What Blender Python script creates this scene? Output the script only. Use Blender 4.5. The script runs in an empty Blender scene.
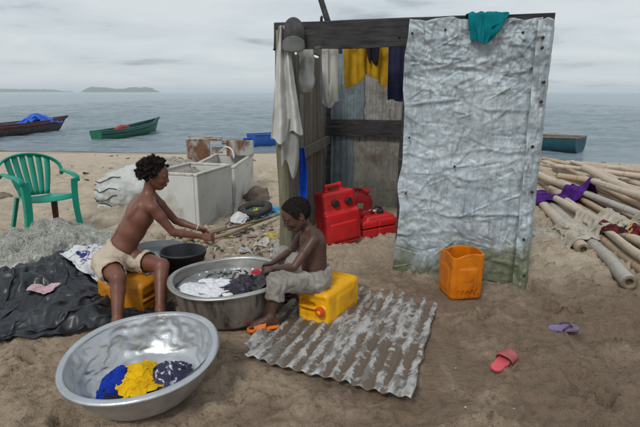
import bpy, math, random
import numpy as np
from mathutils import Vector, Matrix
R = math.radians
rng = np.random.default_rng(7)
random.seed(7)

# ------------------------------------------------------------------ camera
CAM_H, FPX, PITCH = 1.55, 500.0, R(13.66)
SP, CP = math.sin(PITCH), math.cos(PITCH)
scene = bpy.context.scene
cam_d = bpy.data.cameras.new('camera'); cam = bpy.data.objects.new('camera', cam_d)
scene.collection.objects.link(cam); scene.camera = cam
cam.location = (0, 0, CAM_H); cam.rotation_euler = (R(90) - PITCH, 0, 0)
cam_d.sensor_width = 36; cam_d.lens = 36 * FPX / 640; cam_d.clip_start = .05; cam_d.clip_end = 60000

# ------------------------------------------------------------------ sky and light
SUN_EL, SUN_AZ = R(45), R(205)
world = bpy.data.worlds.new('World'); scene.world = world; world.use_nodes = True
nt = world.node_tree; N = nt.nodes; N.clear()
def wn(t, **k):
    n = N.new(t)
    for a, b in k.items(): setattr(n, a, b)
    return n
L = nt.links.new
out = wn('ShaderNodeOutputWorld'); bg = wn('ShaderNodeBackground'); bg.inputs[1].default_value = .1
sky = wn('ShaderNodeTexSky', sky_type='NISHITA', sun_disc=False, sun_elevation=SUN_EL, sun_rotation=SUN_AZ)
tc = wn('ShaderNodeTexCoord'); sep = wn('ShaderNodeSeparateXYZ'); L(tc.outputs['Generated'], sep.inputs[0])
ad = wn('ShaderNodeMath', operation='ADD'); ad.inputs[1].default_value = .16
mx0 = wn('ShaderNodeMath', operation='MAXIMUM'); mx0.inputs[1].default_value = 0; L(sep.outputs[2], mx0.inputs[0]); L(mx0.outputs[0], ad.inputs[0])
dx = wn('ShaderNodeMath', operation='DIVIDE'); dy = wn('ShaderNodeMath', operation='DIVIDE')
L(sep.outputs[0], dx.inputs[0]); L(ad.outputs[0], dx.inputs[1]); L(sep.outputs[1], dy.inputs[0]); L(ad.outputs[0], dy.inputs[1])
cmb = wn('ShaderNodeCombineXYZ'); L(dx.outputs[0], cmb.inputs[0]); L(dy.outputs[0], cmb.inputs[1])
mp = wn('ShaderNodeMapping'); mp.inputs['Scale'].default_value = (.55, .75, 1); mp.inputs['Rotation'].default_value = (0, 0, R(-28)); mp.inputs['Location'].default_value = (3.1, 1.2, 0)
L(cmb.outputs[0], mp.inputs[0])
n1 = wn('ShaderNodeTexNoise'); n1.inputs['Scale'].default_value = 1.9; n1.inputs['Detail'].default_value = 7; n1.inputs['Roughness'].default_value = .52; n1.inputs['Distortion'].default_value = .35
L(mp.outputs[0], n1.inputs[0])
rp = wn('ShaderNodeValToRGB'); L(n1.outputs[0], rp.inputs[0])
e = rp.color_ramp.elements
e[0].position = .32; e[0].color = (.38, .425, .46, 1); e[1].position = .62; e[1].color = (.69, .735, .76, 1)
mid = e.new(.42); mid.color = (.585, .645, .68, 1)
sc_ = wn('ShaderNodeVectorMath', operation='SCALE'); sc_.inputs['Scale'].default_value = 10.2; L(rp.outputs[0], sc_.inputs[0])
mixs = wn('ShaderNodeMix', data_type='RGBA'); mixs.inputs[0].default_value = .93
L(sky.outputs[0], mixs.inputs[6]); L(sc_.outputs[0], mixs.inputs[7]); L(mixs.outputs[2], bg.inputs[0]); L(bg.outputs[0], out.inputs[0])

sun_d = bpy.data.lights.new('sun', 'SUN'); sun = bpy.data.objects.new('sun', sun_d); scene.collection.objects.link(sun)
sun_d.energy = 1.5; sun_d.angle = R(12); sun_d.color = (1, .96, .9)
# sky's sun_rotation is measured from +Y towards +X
sdir = Vector((math.sin(SUN_AZ) * math.cos(SUN_EL), math.cos(SUN_AZ) * math.cos(SUN_EL), math.sin(SUN_EL)))
sun.rotation_euler = sdir.to_track_quat('Z', 'Y').to_euler(); sun.location = (0, -3, 12)
vs = scene.view_settings; vs.view_transform = 'Standard'; vs.look = 'None'; vs.exposure = 0.0; vs.gamma = 1; vs.use_curve_mapping = False
scene.cycles.use_denoising = True
scene.cycles.max_bounces = 8; scene.cycles.volume_bounces = 1; scene.cycles.transparent_max_bounces = 12

# ------------------------------------------------------------------ helpers
COL = scene.collection
def ray(px, py):
    u = (px - 320) / FPX; v = (py - 213.5) / FPX
    return np.array([u, CP - v * SP, -SP - v * CP])
def G(px, py, z=0.0):                       # where the sight line meets height z
    d = ray(px, py); t = (z - CAM_H) / d[2]; return np.array([d[0] * t, d[1] * t, z])
def P(px, py, Y):                           # where it meets the plane y = Y
    d = ray(px, py); t = Y / d[1]; return np.array([d[0] * t, Y, CAM_H + d[2] * t])
def lin(c):
    return tuple(((x / 255 + .055) / 1.055) ** 2.4 if x > 10 else x / 255 / 12.92 for x in c)

def _hash(ix, iy, iz, s):
    h = (ix.astype(np.int64) * 374761393 + iy.astype(np.int64) * 668265263 + iz.astype(np.int64) * 2147483647 + s * 1274126177) & 0xffffffff
    h = ((h ^ (h >> 13)) * 1274126177) & 0xffffffff
    return ((h ^ (h >> 16)) & 0xffff) / 65535.0
def vnoise(x, y, z=None, s=0):
    x = np.asarray(x, float); y = np.asarray(y, float); z = np.zeros_like(x) if z is None else np.asarray(z, float)
    fx, fy, fz = np.floor(x), np.floor(y), np.floor(z)
    tx, ty, tz = x - fx, y - fy, z - fz
    tx = tx * tx * (3 - 2 * tx); ty = ty * ty * (3 - 2 * ty); tz = tz * tz * (3 - 2 * tz)
    r = 0
    for a in (0, 1):
        for b in (0, 1):
            for c in (0, 1):
                w = (tx if a else 1 - tx) * (ty if b else 1 - ty) * (tz if c else 1 - tz)
                r = r + w * _hash(fx + a, fy + b, fz + c, s)
    return r * 2 - 1
def fbm(x, y, z=None, s=0, o=4, g=.5):
    r = 0; a = 1; f = 1
    for i in range(o):
        r = r + a * vnoise(x * f, y * f, None if z is None else z * f, s + i * 17); a *= g; f *= 2.03
    return r
def ridge(x, y, s=0, o=3):
    r = 0; a = 1; f = 1
    for i in range(o):
        r = r + a * (1 - 2 * np.abs(vnoise(x * f, y * f, None, s + i * 31))); a *= .5; f *= 2.1
    return r
def sstep(a, b, x):
    t = np.clip((x - a) / (b - a), 0, 1); return t * t * (3 - 2 * t)

# ---- objects
def wloc(o):
    l = np.zeros(3)
    while o is not None: l = l + np.array(o.location); o = o.parent
    return l
def mk(name, V, F, mat, parent=None, loc=None, smooth=True, rot=None, mats=None):
    """one mesh object; V is local to the parent (or to loc when top-level)"""
    V = np.asarray(V, np.float32).reshape(-1, 3)
    me = bpy.data.meshes.new(name)
    if isinstance(F, np.ndarray) and F.ndim == 2:
        k = F.shape[1]
        me.vertices.add(len(V)); me.vertices.foreach_set('co', V.ravel())
        me.loops.add(F.size); me.loops.foreach_set('vertex_index', F.astype(np.int32).ravel())
        me.polygons.add(len(F)); me.polygons.foreach_set('loop_start', np.arange(0, F.size, k, dtype=np.int32))
        me.polygons.foreach_set('loop_total', np.full(len(F), k, np.int32)); me.update(calc_edges=True); me.validate()
    else:
        me.from_pydata(V.tolist(), [], [list(f) for f in F])
    if smooth: me.polygons.foreach_set('use_smooth', [True] * len(me.polygons))
    if mat: me.materials.append(mat)
    for m in mats or []: me.materials.append(m)
    me.update()
    o = bpy.data.objects.new(name, me); COL.objects.link(o)
    if parent is not None: o.parent = parent
    if loc is not None: o.location = loc
    if rot is not None: o.rotation_euler = rot
    return o
def world_mk(name, V, F, mat, parent=None, loc=None, **k):
    """vertices given in world space; parent (unrotated) or loc gives the origin"""
    V = np.asarray(V, float).reshape(-1, 3)
    if parent is not None: V = V - wloc(parent); return mk(name, V, F, mat, parent, **k)
    if loc is None: loc = np.array([(V[:, 0].min() + V[:, 0].max()) / 2, (V[:, 1].min() + V[:, 1].max()) / 2, V[:, 2].min()])
    return mk(name, V - np.asarray(loc, float), F, mat, None, loc=tuple(loc), **k)
def tag(o, label, cat, group=None):
    o['label'] = label; o['category'] = cat
    if group: o['group'] = group
    return o
def root(name, label, cat, loc, rz=0, group=None, rot=None):
    o = bpy.data.objects.new(name, None); COL.objects.link(o); o.location = tuple(loc); o.rotation_euler = rot if rot else (0, 0, rz)
    o.empty_display_size = .1
    return tag(o, label, cat, group)
def struct(o, kind='structure'): o['kind'] = kind; return o
def mod(o, t, **k):
    m = o.modifiers.new(t.lower(), t)
    for a, b in k.items(): setattr(m, a, b)
    return m
def solid(o, th, off=0): mod(o, 'SOLIDIFY', thickness=th, offset=off); return o
def bevel(o, w, seg=2): mod(o, 'BEVEL', width=w, segments=seg, limit_method='ANGLE'); return o

class MB:
    def __init__(s): s.V = []; s.F = []; s.n = 0
    def add(s, V, F):
        V = np.asarray(V, float).reshape(-1, 3); s.V.append(V); s.F += [[i + s.n for i in f] for f in F]; s.n += len(V); return s
    def box(s, c, size, M=None):
        h = np.array(size) / 2
        V = np.array([[x, y, z] for x in (-1, 1) for y in (-1, 1) for z in (-1, 1)]) * h
        if M is not None: V = V @ np.array(M).T
        return s.add(V + np.array(c), [(0, 1, 3, 2), (4, 6, 7, 5), (0, 4, 5, 1), (2, 3, 7, 6), (0, 2, 6, 4), (1, 5, 7, 3)])
    def tube(s, pts, rad, n=8, caps=True, flat=1.0):
        pts = np.asarray(pts, float); k = len(pts)
        rad = np.full(k, rad) if np.isscalar(rad) else np.asarray(rad, float)
        T = np.gradient(pts, axis=0); T /= np.linalg.norm(T, axis=1)[:, None] + 1e-9
        a = np.array([0, 0, 1.]) if abs(T[0][2]) < .9 else np.array([1., 0, 0])
        u = np.cross(T[0], a); u /= np.linalg.norm(u); V = []
        th = np.arange(n) * 2 * math.pi / n
        for i in range(k):
            u = u - T[i] * np.dot(u, T[i]); u /= np.linalg.norm(u) + 1e-9; w = np.cross(T[i], u)
            V.append(pts[i] + rad[i] * (np.cos(th)[:, None] * u + flat * np.sin(th)[:, None] * w))
        F = [(i * n + j, i * n + (j + 1) % n, (i + 1) * n + (j + 1) % n, (i + 1) * n + j) for i in range(k - 1) for j in range(n)]
        if caps: F += [tuple(range(n))[::-1], tuple(range((k - 1) * n, k * n))]
        return s.add(np.concatenate(V), F)
    def lathe(s, prof, n=32, c=(0, 0, 0), M=None, closed=False):
        th = np.arange(n) * 2 * math.pi / n; prof = list(prof); k = len(prof)
        V = np.concatenate([np.stack([r * np.cos(th), r * np.sin(th), np.full(n, z)], 1) for r, z in prof])
        if M is not None: V = V @ np.array(M).T
        F = [(i * n + j, i * n + (j + 1) % n, (i + 1) * n + (j + 1) % n, (i + 1) * n + j) for i in range(k - 1) for j in range(n)]
        return s.add(V + np.array(c), F)
    def grid(s, A, flip=False):
        A = np.asarray(A, float); a, b = A.shape[:2]
        F = [(i * b + j, (i + 1) * b + j, (i + 1) * b + j + 1, i * b + j + 1) for i in range(a - 1) for j in range(b - 1)]
        if flip: F = [f[::-1] for f in F]
        return s.add(A.reshape(-1, 3), F)
    def obj(s, name, mat, parent=None, **k): return mk(name, np.concatenate(s.V), s.F, mat, parent, **k)
    def wobj(s, name, mat, parent=None, **k): return world_mk(name, np.concatenate(s.V), s.F, mat, parent, **k)
def gridF(a, b):
    i, j = np.meshgrid(np.arange(a - 1), np.arange(b - 1), indexing='ij'); i = i.ravel(); j = j.ravel()
    return np.stack([i * b + j, (i + 1) * b + j, (i + 1) * b + j + 1, i * b + j + 1], 1)

# ---- materials
def mat(name, c1, c2=None, sc=6.0, rough=.6, metal=0.0, bump=0.0, bsc=60.0, stretch=(1, 1, 1), lo=.35, hi=.65, c3=None, sc3=2.0, lo3=.55, hi3=.7, spec=.5, rough2=None, sub=0.0, trans=0.0, detail=5, coat=0.0, alpha=1.0):
    m = bpy.data.materials.new(name); m.use_nodes = True
    t = m.node_tree; n = t.nodes; l = t.links.new; b = n['Principled BSDF']
    b.inputs['Roughness'].default_value = rough; b.inputs['Metallic'].default_value = metal; b.inputs['Specular IOR Level'].default_value = spec
    b.inputs['Transmission Weight'].default_value = trans; b.inputs['Coat Weight'].default_value = coat; b.inputs['Alpha'].default_value = alpha
    if sub: b.inputs['Subsurface Weight'].default_value = sub; b.inputs['Subsurface Radius'].default_value = (.012, .005, .003); b.inputs['Subsurface Scale'].default_value = 1
    t_c = n.new('ShaderNodeTexCoord'); mpn = n.new('ShaderNodeMapping'); mpn.inputs['Scale'].default_value = stretch; l(t_c.outputs['Object'], mpn.inputs[0])
    def noise(s_, d=detail):
        q = n.new('ShaderNodeTexNoise'); q.inputs['Scale'].default_value = s_; q.inputs['Detail'].default_value = d; q.inputs['Roughness'].default_value = .6; l(mpn.outputs[0], q.inputs[0]); return q
    def remap(s_, a, c):
        q = n.new('ShaderNodeMapRange'); q.inputs[1].default_value = a; q.inputs[2].default_value = c; l(s_, q.inputs[0]); return q.outputs[0]
    b.inputs['Base Color'].default_value = (*c1, 1)
    m['b'] = 1
    if c2 is not None:
        f = remap(noise(sc).outputs[0], lo, hi); x = n.new('ShaderNodeMix'); x.data_type = 'RGBA'; l(f, x.inputs[0]); x.inputs[6].default_value = (*c1, 1); x.inputs[7].default_value = (*c2, 1); o_ = x.outputs[2]
        if rough2 is not None:
            q = n.new('ShaderNodeMapRange'); q.inputs[3].default_value = rough; q.inputs[4].default_value = rough2; l(f, q.inputs[0]); l(q.outputs[0], b.inputs['Roughness'])
        if c3 is not None:
            q = noise(sc3); q.inputs['Distortion'].default_value = .6
            f3 = remap(q.outputs[0], lo3, hi3); y = n.new('ShaderNodeMix'); y.data_type = 'RGBA'; l(f3, y.inputs[0]); l(o_, y.inputs[6]); y.inputs[7].default_value = (*c3, 1); o_ = y.outputs[2]
        l(o_, b.inputs['Base Color'])
    if bump:
        bp = n.new('ShaderNodeBump'); bp.inputs['Strength'].default_value = min(1, bump); bp.inputs['Distance'].default_value = .01
        l(noise(bsc, 4).outputs[0], bp.inputs['Height']); l(bp.outputs[0], b.inputs['Normal'])
    return m

# ---- implicit surfaces: smooth unions of round cones, ellipsoids and boxes, meshed with surface nets
class SDF:
    def __init__(s, lo, hi, res):
        s.lo = np.array(lo, float); s.res = res
        s.n = np.ceil((np.array(hi) - s.lo) / res).astype(int) + 1
        s.ax = [(s.lo[i] + res * np.arange(s.n[i])).astype(np.float32) for i in range(3)]
        s.d = np.full(s.n, 1.0, np.float32)
    def sub(s, lo, hi):
        a = np.clip(np.floor((np.array(lo) - s.lo) / s.res).astype(int), 0, s.n); b = np.clip(np.ceil((np.array(hi) - s.lo) / s.res).astype(int) + 1, 0, s.n)
        sl = tuple(slice(i, j) for i, j in zip(a, b))
        return sl, s.ax[0][sl[0]][:, None, None], s.ax[1][sl[1]][None, :, None], s.ax[2][sl[2]][None, None, :]
    def blend(s, sl, f, k, op):
        d = s.d[sl]
        if op == 'sub': f = -f; h = np.clip(.5 - .5 * (f - d) / k, 0, 1) if k else (f > d) * 0.; r = np.maximum(d, f) + (k * h * (1 - h) if k else 0)
        elif op == 'and': r = np.maximum(d, f)
        else: h = np.clip(.5 + .5 * (f - d) / k, 0, 1) if k else 0; r = (d * h + f * (1 - h) - k * h * (1 - h)) if k else np.minimum(d, f)
        s.d[sl] = r
    def cone(s, a, b, ra, rb, k=.02, op='add'):
        a = np.array(a, float); b = np.array(b, float); m = max(ra, rb) + k + 4 * s.res
        sl, x, y, z = s.sub(np.minimum(a, b) - m, np.maximum(a, b) + m)
        ba = b - a; l2 = ba @ ba + 1e-12
        h = np.clip(((x - a[0]) * ba[0] + (y - a[1]) * ba[1] + (z - a[2]) * ba[2]) / l2, 0, 1)
        f = np.sqrt((x - a[0] - ba[0] * h) ** 2 + (y - a[1] - ba[1] * h) ** 2 + (z - a[2] - ba[2] * h) ** 2) - (ra + (rb - ra) * h)
        s.blend(sl, f, k, op); return s
    def chain(s, pts, rad, k=.02):
        for i in range(len(pts) - 1): s.cone(pts[i], pts[i + 1], rad[i], rad[i + 1], k)
        return s
    def ell(s, c, r, M=None, k=.02, op='add'):
        c = np.array(c, float); r = np.array(r, float); M = np.eye(3) if M is None else np.array(M, float)   # columns of M: local axes
        m = (np.abs(M) @ r) + k + 4 * s.res
        sl, x, y, z = s.sub(c - m, c + m); q = [(x - c[0]) * M[0, i] + (y - c[1]) * M[1, i] + (z - c[2]) * M[2, i] for i in range(3)]
        k0 = np.sqrt(sum((q[i] / r[i]) ** 2 for i in range(3))); k1 = np.sqrt(sum((q[i] / r[i] ** 2) ** 2 for i in range(3))) + 1e-9
        s.blend(sl, (k0 * (k0 - 1) / k1).astype(np.float32), k, op); return s
    def box(s, c, h, r=.01, M=None, k=.01, op='add'):
        c = np.array(c, float); h = np.array(h, float); M = np.eye(3) if M is None else np.array(M, float)
        m = (np.abs(M) @ h) + k + 4 * s.res
        sl, x, y, z = s.sub(c - m, c + m); q = [np.abs((x - c[0]) * M[0, i] + (y - c[1]) * M[1, i] + (z - c[2]) * M[2, i]) - (h[i] - r) for i in range(3)]
        f = np.sqrt(sum(np.maximum(v, 0) ** 2 for v in q)) + np.minimum(np.maximum(np.maximum(q[0], q[1]), q[2]), 0) - r
        s.blend(sl, f, k, op); return s
    def half(s, p, n_, k=0, near=None):                 # cut away the side n points to
        p = np.array(p, float); n_ = np.array(n_, float); n_ /= np.linalg.norm(n_)
        x, y, z = s.ax[0][:, None, None], s.ax[1][None, :, None], s.ax[2][None, None, :]
        f = (x - p[0]) * n_[0] + (y - p[1]) * n_[1] + (z - p[2]) * n_[2]; f = f.astype(np.float32)
        if near: s.d = np.where((x - p[0]) ** 2 + (y - p[1]) ** 2 + (z - p[2]) ** 2 < near ** 2, np.maximum(s.d, f), s.d)
        else: s.d = np.maximum(s.d, f)
        return s
    def rough(s, fn):
        near = np.argwhere(np.abs(s.d) < .06)
        p = s.lo + near * s.res; s.d[tuple(near.T)] += fn(p[:, 0], p[:, 1], p[:, 2]).astype(np.float32); return s
    def mesh(s, relax=1):
        d = s.d; ins = d < 0
        cnt = sum(ins[a:a - 1 or None, b:b - 1 or None, c:c - 1 or None].astype(np.uint8) for a in (0, 1) for b in (0, 1) for c in (0, 1))
        act = (cnt > 0) & (cnt < 8); idx = np.argwhere(act)
        cor = np.array([[a, b, c] for a in (0, 1) for b in (0, 1) for c in (0, 1)])
        val = np.stack([d[tuple((idx + o).T)] for o in cor], 1)
        acc = np.zeros((len(idx), 3)); cn = np.zeros(len(idx))
        for i in range(8):
            for j in range(i + 1, 8):
                if abs(cor[i] - cor[j]).sum() == 1:
                    m = (val[:, i] < 0) != (val[:, j] < 0); t = val[m, i] / (val[m, i] - val[m, j])
                    acc[m] += cor[i] + t[:, None] * (cor[j] - cor[i]); cn[m] += 1
        V = s.lo + (idx + acc / cn[:, None]) * s.res
        mp_ = np.full(act.shape, -1, np.int64); mp_[tuple(idx.T)] = np.arange(len(idx)); F = []
        for ax in range(3):
            o = np.zeros(3, int); o[ax] = 1
            A = ins[:-1, :, :] if ax == 0 else ins[:, :-1, :] if ax == 1 else ins[:, :, :-1]
            B = ins[1:, :, :] if ax == 0 else ins[:, 1:, :] if ax == 1 else ins[:, :, 1:]
            e_ = np.argwhere(A != B); b, c = (ax + 1) % 3, (ax + 2) % 3
            e_ = e_[(e_[:, b] > 0) & (e_[:, c] > 0) & (e_[:, b] < s.n[b] - 1) & (e_[:, c] < s.n[c] - 1)]
            ob = np.zeros(3, int); ob[b] = 1; oc = np.zeros(3, int); oc[c] = 1
            q = np.stack([mp_[tuple((e_ - ob - oc).T)], mp_[tuple((e_ - oc).T)], mp_[tuple(e_.T)], mp_[tuple((e_ - ob).T)]], 1)
            fl = ~ins[tuple(e_.T)]; q[fl] = q[fl][:, ::-1]; F.append(q)
        F = np.concatenate(F); F = F[(F >= 0).all(1)]
        for _ in range(relax):
            S = np.zeros_like(V); C = np.zeros(len(V))
            for a in range(4):
                np.add.at(S, F[:, a], V[F[:, (a + 1) % 4]] + V[F[:, (a + 3) % 4]]); np.add.at(C, F[:, a], 2)
            V = V * .5 + .5 * S / np.maximum(C, 1)[:, None]
        return V, F

# ---- small cloth solver: position based, for tarpaulins, rags and hanging washing
def cloth(P0, du, dv, collide=None, pins=None, steps=110, iters=7, bend=.25, damp=.985, dt=1 / 50., grav=9.8, seed=0):
    p = P0.astype(float).copy(); v = np.zeros_like(p); a, b = p.shape[:2]
    pin = np.zeros((a, b), bool) if pins is None else pins; w = np.where(pin, 0., 1.)[..., None]
    dg = np.sqrt(du ** 2 + np.asarray(dv) ** 2); dg = dg if np.ndim(dg) == 0 else dg[:-1]
    def proj(A, B, wa, wb, rest, k):
        d = B - A; l_ = np.linalg.norm(d, axis=-1, keepdims=True) + 1e-9; ws = wa + wb + 1e-9
        c = k * d * (l_ - rest) / l_; A += c * wa / ws; B -= c * wb / ws
    sl = np.s_
    for it in range(steps):
        q = p.copy(); v[..., 2] -= grav * dt; v *= damp; p += v * dt * w
        for _ in range(iters):
            for o in (0, 1):
                n_ = (a - o) // 2 * 2; A = p[o:o + n_:2]; B = p[o + 1:o + 1 + n_:2]; m = min(len(A), len(B)); proj(A[:m], B[:m], w[o:o + n_:2][:m], w[o + 1:o + 1 + n_:2][:m], du, 1)
                n_ = (b - o) // 2 * 2; A = p[:, o:o + n_:2]; B = p[:, o + 1:o + 1 + n_:2]; m = min(A.shape[1], B.shape[1]); proj(A[:, :m], B[:, :m], w[:, o:o + n_:2][:, :m], w[:, o + 1:o + 1 + n_:2][:, :m], dv, 1)
            A = p[:-1, :-1].copy(); B = p[1:, 1:].copy(); A0, B0 = A.copy(), B.copy(); proj(A, B, w[:-1, :-1], w[1:, 1:], dg, .35); p[:-1, :-1] += A - A0; p[1:, 1:] += B - B0
            A = p[1:, :-1].copy(); B = p[:-1, 1:].copy(); A0, B0 = A.copy(), B.copy(); proj(A, B, w[1:, :-1], w[:-1, 1:], dg, .35); p[1:, :-1] += A - A0; p[:-1, 1:] += B - B0
            if bend:
                A = p[:-2].copy(); B = p[2:].copy(); A0, B0 = A.copy(), B.copy(); proj(A, B, w[:-2], w[2:], 2 * du, bend * .5); p[:-2] += A - A0; p[2:] += B - B0
                A = p[:, :-2].copy(); B = p[:, 2:].copy(); A0, B0 = A.copy(), B.copy(); proj(A, B, w[:, :-2], w[:, 2:], 2 * dv, bend * .5); p[:, :-2] += A - A0; p[:, 2:] += B - B0
            if collide is not None: collide(p, q)
        v = (p - q) / dt
    return p
def floor_c(h, off=.006, fr=.7):
    def f(p, q):
        z = h(p[..., 0], p[..., 1]) + off; m = p[..., 2] < z
        p[..., 2] = np.where(m, z, p[..., 2])
        for i in (0, 1): p[..., i] = np.where(m, p[..., i] + (q[..., i] - p[..., i]) * fr, p[..., i])
    return f
def rag(name, c, size, n, squeeze, h, mat_, label, cat, drop=.08, rz=0., seed=0, off=.006, steps=90, th=.004, group=None, bend=.2, amp=.05, parent=None, sub=1, fscale=9., crease=0.):
    """a cloth thrown down: laid out squeezed together, falls and buckles on the height field h"""
    nu, nv = n; du, dv = size[0] / (nu - 1), size[1] / (nv - 1)
    u, w_ = np.meshgrid(np.linspace(-.5, .5, nu), np.linspace(-.5, .5, nv), indexing='ij')
    x = u * size[0] * squeeze; y = w_ * size[1] * squeeze
    x = x + .12 * size[0] * squeeze * vnoise(u * 3, w_ * 3, None, seed + 5); y = y + .12 * size[1] * squeeze * vnoise(u * 3, w_ * 3, None, seed + 9)
    cx, sx = math.cos(rz), math.sin(rz); X = c[0] + x * cx - y * sx; Y = c[1] + x * sx + y * cx
    Z = h(X, Y) + drop + amp * fbm(X * fscale, Y * fscale, None, seed, 3)
    p = cloth(np.stack([X, Y, Z], -1), du, dv, floor_c(h, off), steps=steps, bend=bend)
    if crease:
        us, vs_ = u * size[0], w_ * size[1]; wx_ = us + .08 * vnoise(us * 5, vs_ * 5, None, seed + 2); p[..., 2] += crease * ((1 - np.abs(vnoise(wx_ * 7, vs_ * 5, None, seed + 1))) ** 4 + .6 * (1 - np.abs(vnoise(wx_ * 13, vs_ * 15, None, seed + 3))) ** 5 + .5 * (1 - np.abs(vnoise(wx_ * 25, vs_ * 22, None, seed + 4))) ** 4)
    o = world_mk(name, p.reshape(-1, 3), gridF(nu, nv), mat_, parent)
    solid(o, th); 
    if sub: mod(o, 'SUBSURF', levels=sub, render_levels=sub)
    if label: tag(o, label, cat, group)
    return o

# ------------------------------------------------------------------ beach, sea, islands, haze
SEA_Z = -.9
_r = np.random.default_rng(11)
FOOT = []
for _ in range(330):
    fx, fy = _r.uniform(-2.8, 3.2), _r.uniform(1.5, 8.0)
    FOOT.append((fx, fy, _r.uniform(0, 3.14), _r.uniform(.08, .12), _r.uniform(.035, .05), _r.uniform(.014, .038)))
SHACK_A = np.array([-.30, 4.26]); SHACK_RZ = math.atan2(-.38, 2.01)
def T0(x, y):
    """lie of the beach without the small relief"""
    x = np.asarray(x, float); y = np.asarray(y, float)
    sh = 21.3 - .33 * np.clip(x, 0, 14) - .02 * np.clip(-x, 0, 30) + .5 * np.sin(x * .35)
    t = np.clip((y - 8.5) / (sh - 8.5), 0, 3)
    z = -.9 * 1.176 * np.where(t < .3, t * t / .6, t - .15)
    z = np.maximum(z, -3.0)
    cx, cy = math.cos(SHACK_RZ), math.sin(SHACK_RZ); lx = (x - SHACK_A[0]) * cx + (y - SHACK_A[1]) * cy; ly = -(x - SHACK_A[0]) * cy + (y - SHACK_A[1]) * cx
    z = z + .12 * sstep(-.05, .7, ly) * (1 - sstep(2.0, 2.6, ly)) * sstep(-.25, .25, lx) * (1 - sstep(1.9, 2.4, lx))
    return z
_xs = np.concatenate([-np.geomspace(500, 60, 12), np.arange(-60, -14, 1.5), np.arange(-14, -6, .2), np.arange(-6, -3.2, .06), np.arange(-3.2, 3.2, .02), np.arange(3.2, 6, .06), np.arange(6, 14, .2), np.arange(14, 60, 1.5), np.geomspace(60, 500, 12)])
_ys = np.concatenate([np.arange(-40, -4, 4), np.arange(-4, 1.4, .3), np.arange(1.4, 5.6, .02), np.arange(5.6, 10, .05), np.arange(10, 24, .16), np.arange(24, 60, 3.)])
X, Y = np.meshgrid(_xs, _ys, indexing='ij')
Z = T0(X, Y)
near = 1 - sstep(9, 20, np.abs(Y)) 
Z += (.5 * near + .5) * (.030 * fbm(X * 1.1, Y * 1.1, None, 3, 3) )
m = (np.abs(X) < 6) & (Y > 1) & (Y < 12)
x_, y_ = X[m], Y[m]
small = .021 * fbm(x_ * 6, y_ * 6, None, 21, 4, .55) + .009 * ridge(x_ * 9 + .6 * vnoise(x_ * 4, y_ * 4, None, 2), y_ * 7, 5, 3)
dent = np.zeros_like(x_)
for fx, fy, fa, fl, fw, fd in FOOT:
    q = (np.abs(x_ - fx) < .3) & (np.abs(y_ - fy) < .3)
    a = (x_[q] - fx) * math.cos(fa) + (y_[q] - fy) * math.sin(fa); b = -(x_[q] - fx) * math.sin(fa) + (y_[q] - fy) * math.cos(fa)
    rr = np.sqrt((a / fl) ** 2 + (b / fw) ** 2 ) + .25 * vnoise(a * 30, b * 30, None, 8)
    dent[q] += -fd * (1 - sstep(.55, 1.05, rr)) + fd * .45 * sstep(.8, 1.1, rr) * (1 - sstep(1.1, 1.7, rr))
small += .008 * ridge(x_ * 17 + vnoise(x_ * 9, y_ * 9, None, 6), y_ * 15, 15, 2) + .005 * vnoise(x_ * 33, y_ * 33, None, 16) + .012 * np.clip(fbm(x_ * 12, y_ * 10, None, 18, 3) - .35, 0, 1)
calm = np.ones_like(x_)
for qx, qy, qr in ((.18, 3.05, .62), (-.15, 2.8, .4), (.5, 2.75, .5), (-.905, 2.34, .36), (-.635, 3.29, .38), (1.06, 3.55, .2), (-1.4, 3.5, .3), (-1.1, 3.83, .2), (-1.3, 3.1, .15)):
    calm = np.minimum(calm, .25 + .75 * sstep(qr * .7, qr * 1.3, np.hypot(x_ - qx, y_ - qy)))
Z[m] += (1.35 * small + 1.6 * dent) * calm
_Zi = Z
def T(x, y):
    """height of the finished sand surface"""
    x = np.asarray(x, float); y = np.asarray(y, float)
    i = np.clip(np.searchsorted(_xs, x) - 1, 0, len(_xs) - 2); j = np.clip(np.searchsorted(_ys, y) - 1, 0, len(_ys) - 2)
    tx = np.clip((x - _xs[i]) / (_xs[i + 1] - _xs[i]), 0, 1); ty = np.clip((y - _ys[j]) / (_ys[j + 1] - _ys[j]), 0, 1)
    return (_Zi[i, j] * (1 - tx) + _Zi[i + 1, j] * tx) * (1 - ty) + (_Zi[i, j + 1] * (1 - tx) + _Zi[i + 1, j + 1] * tx) * ty

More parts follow.
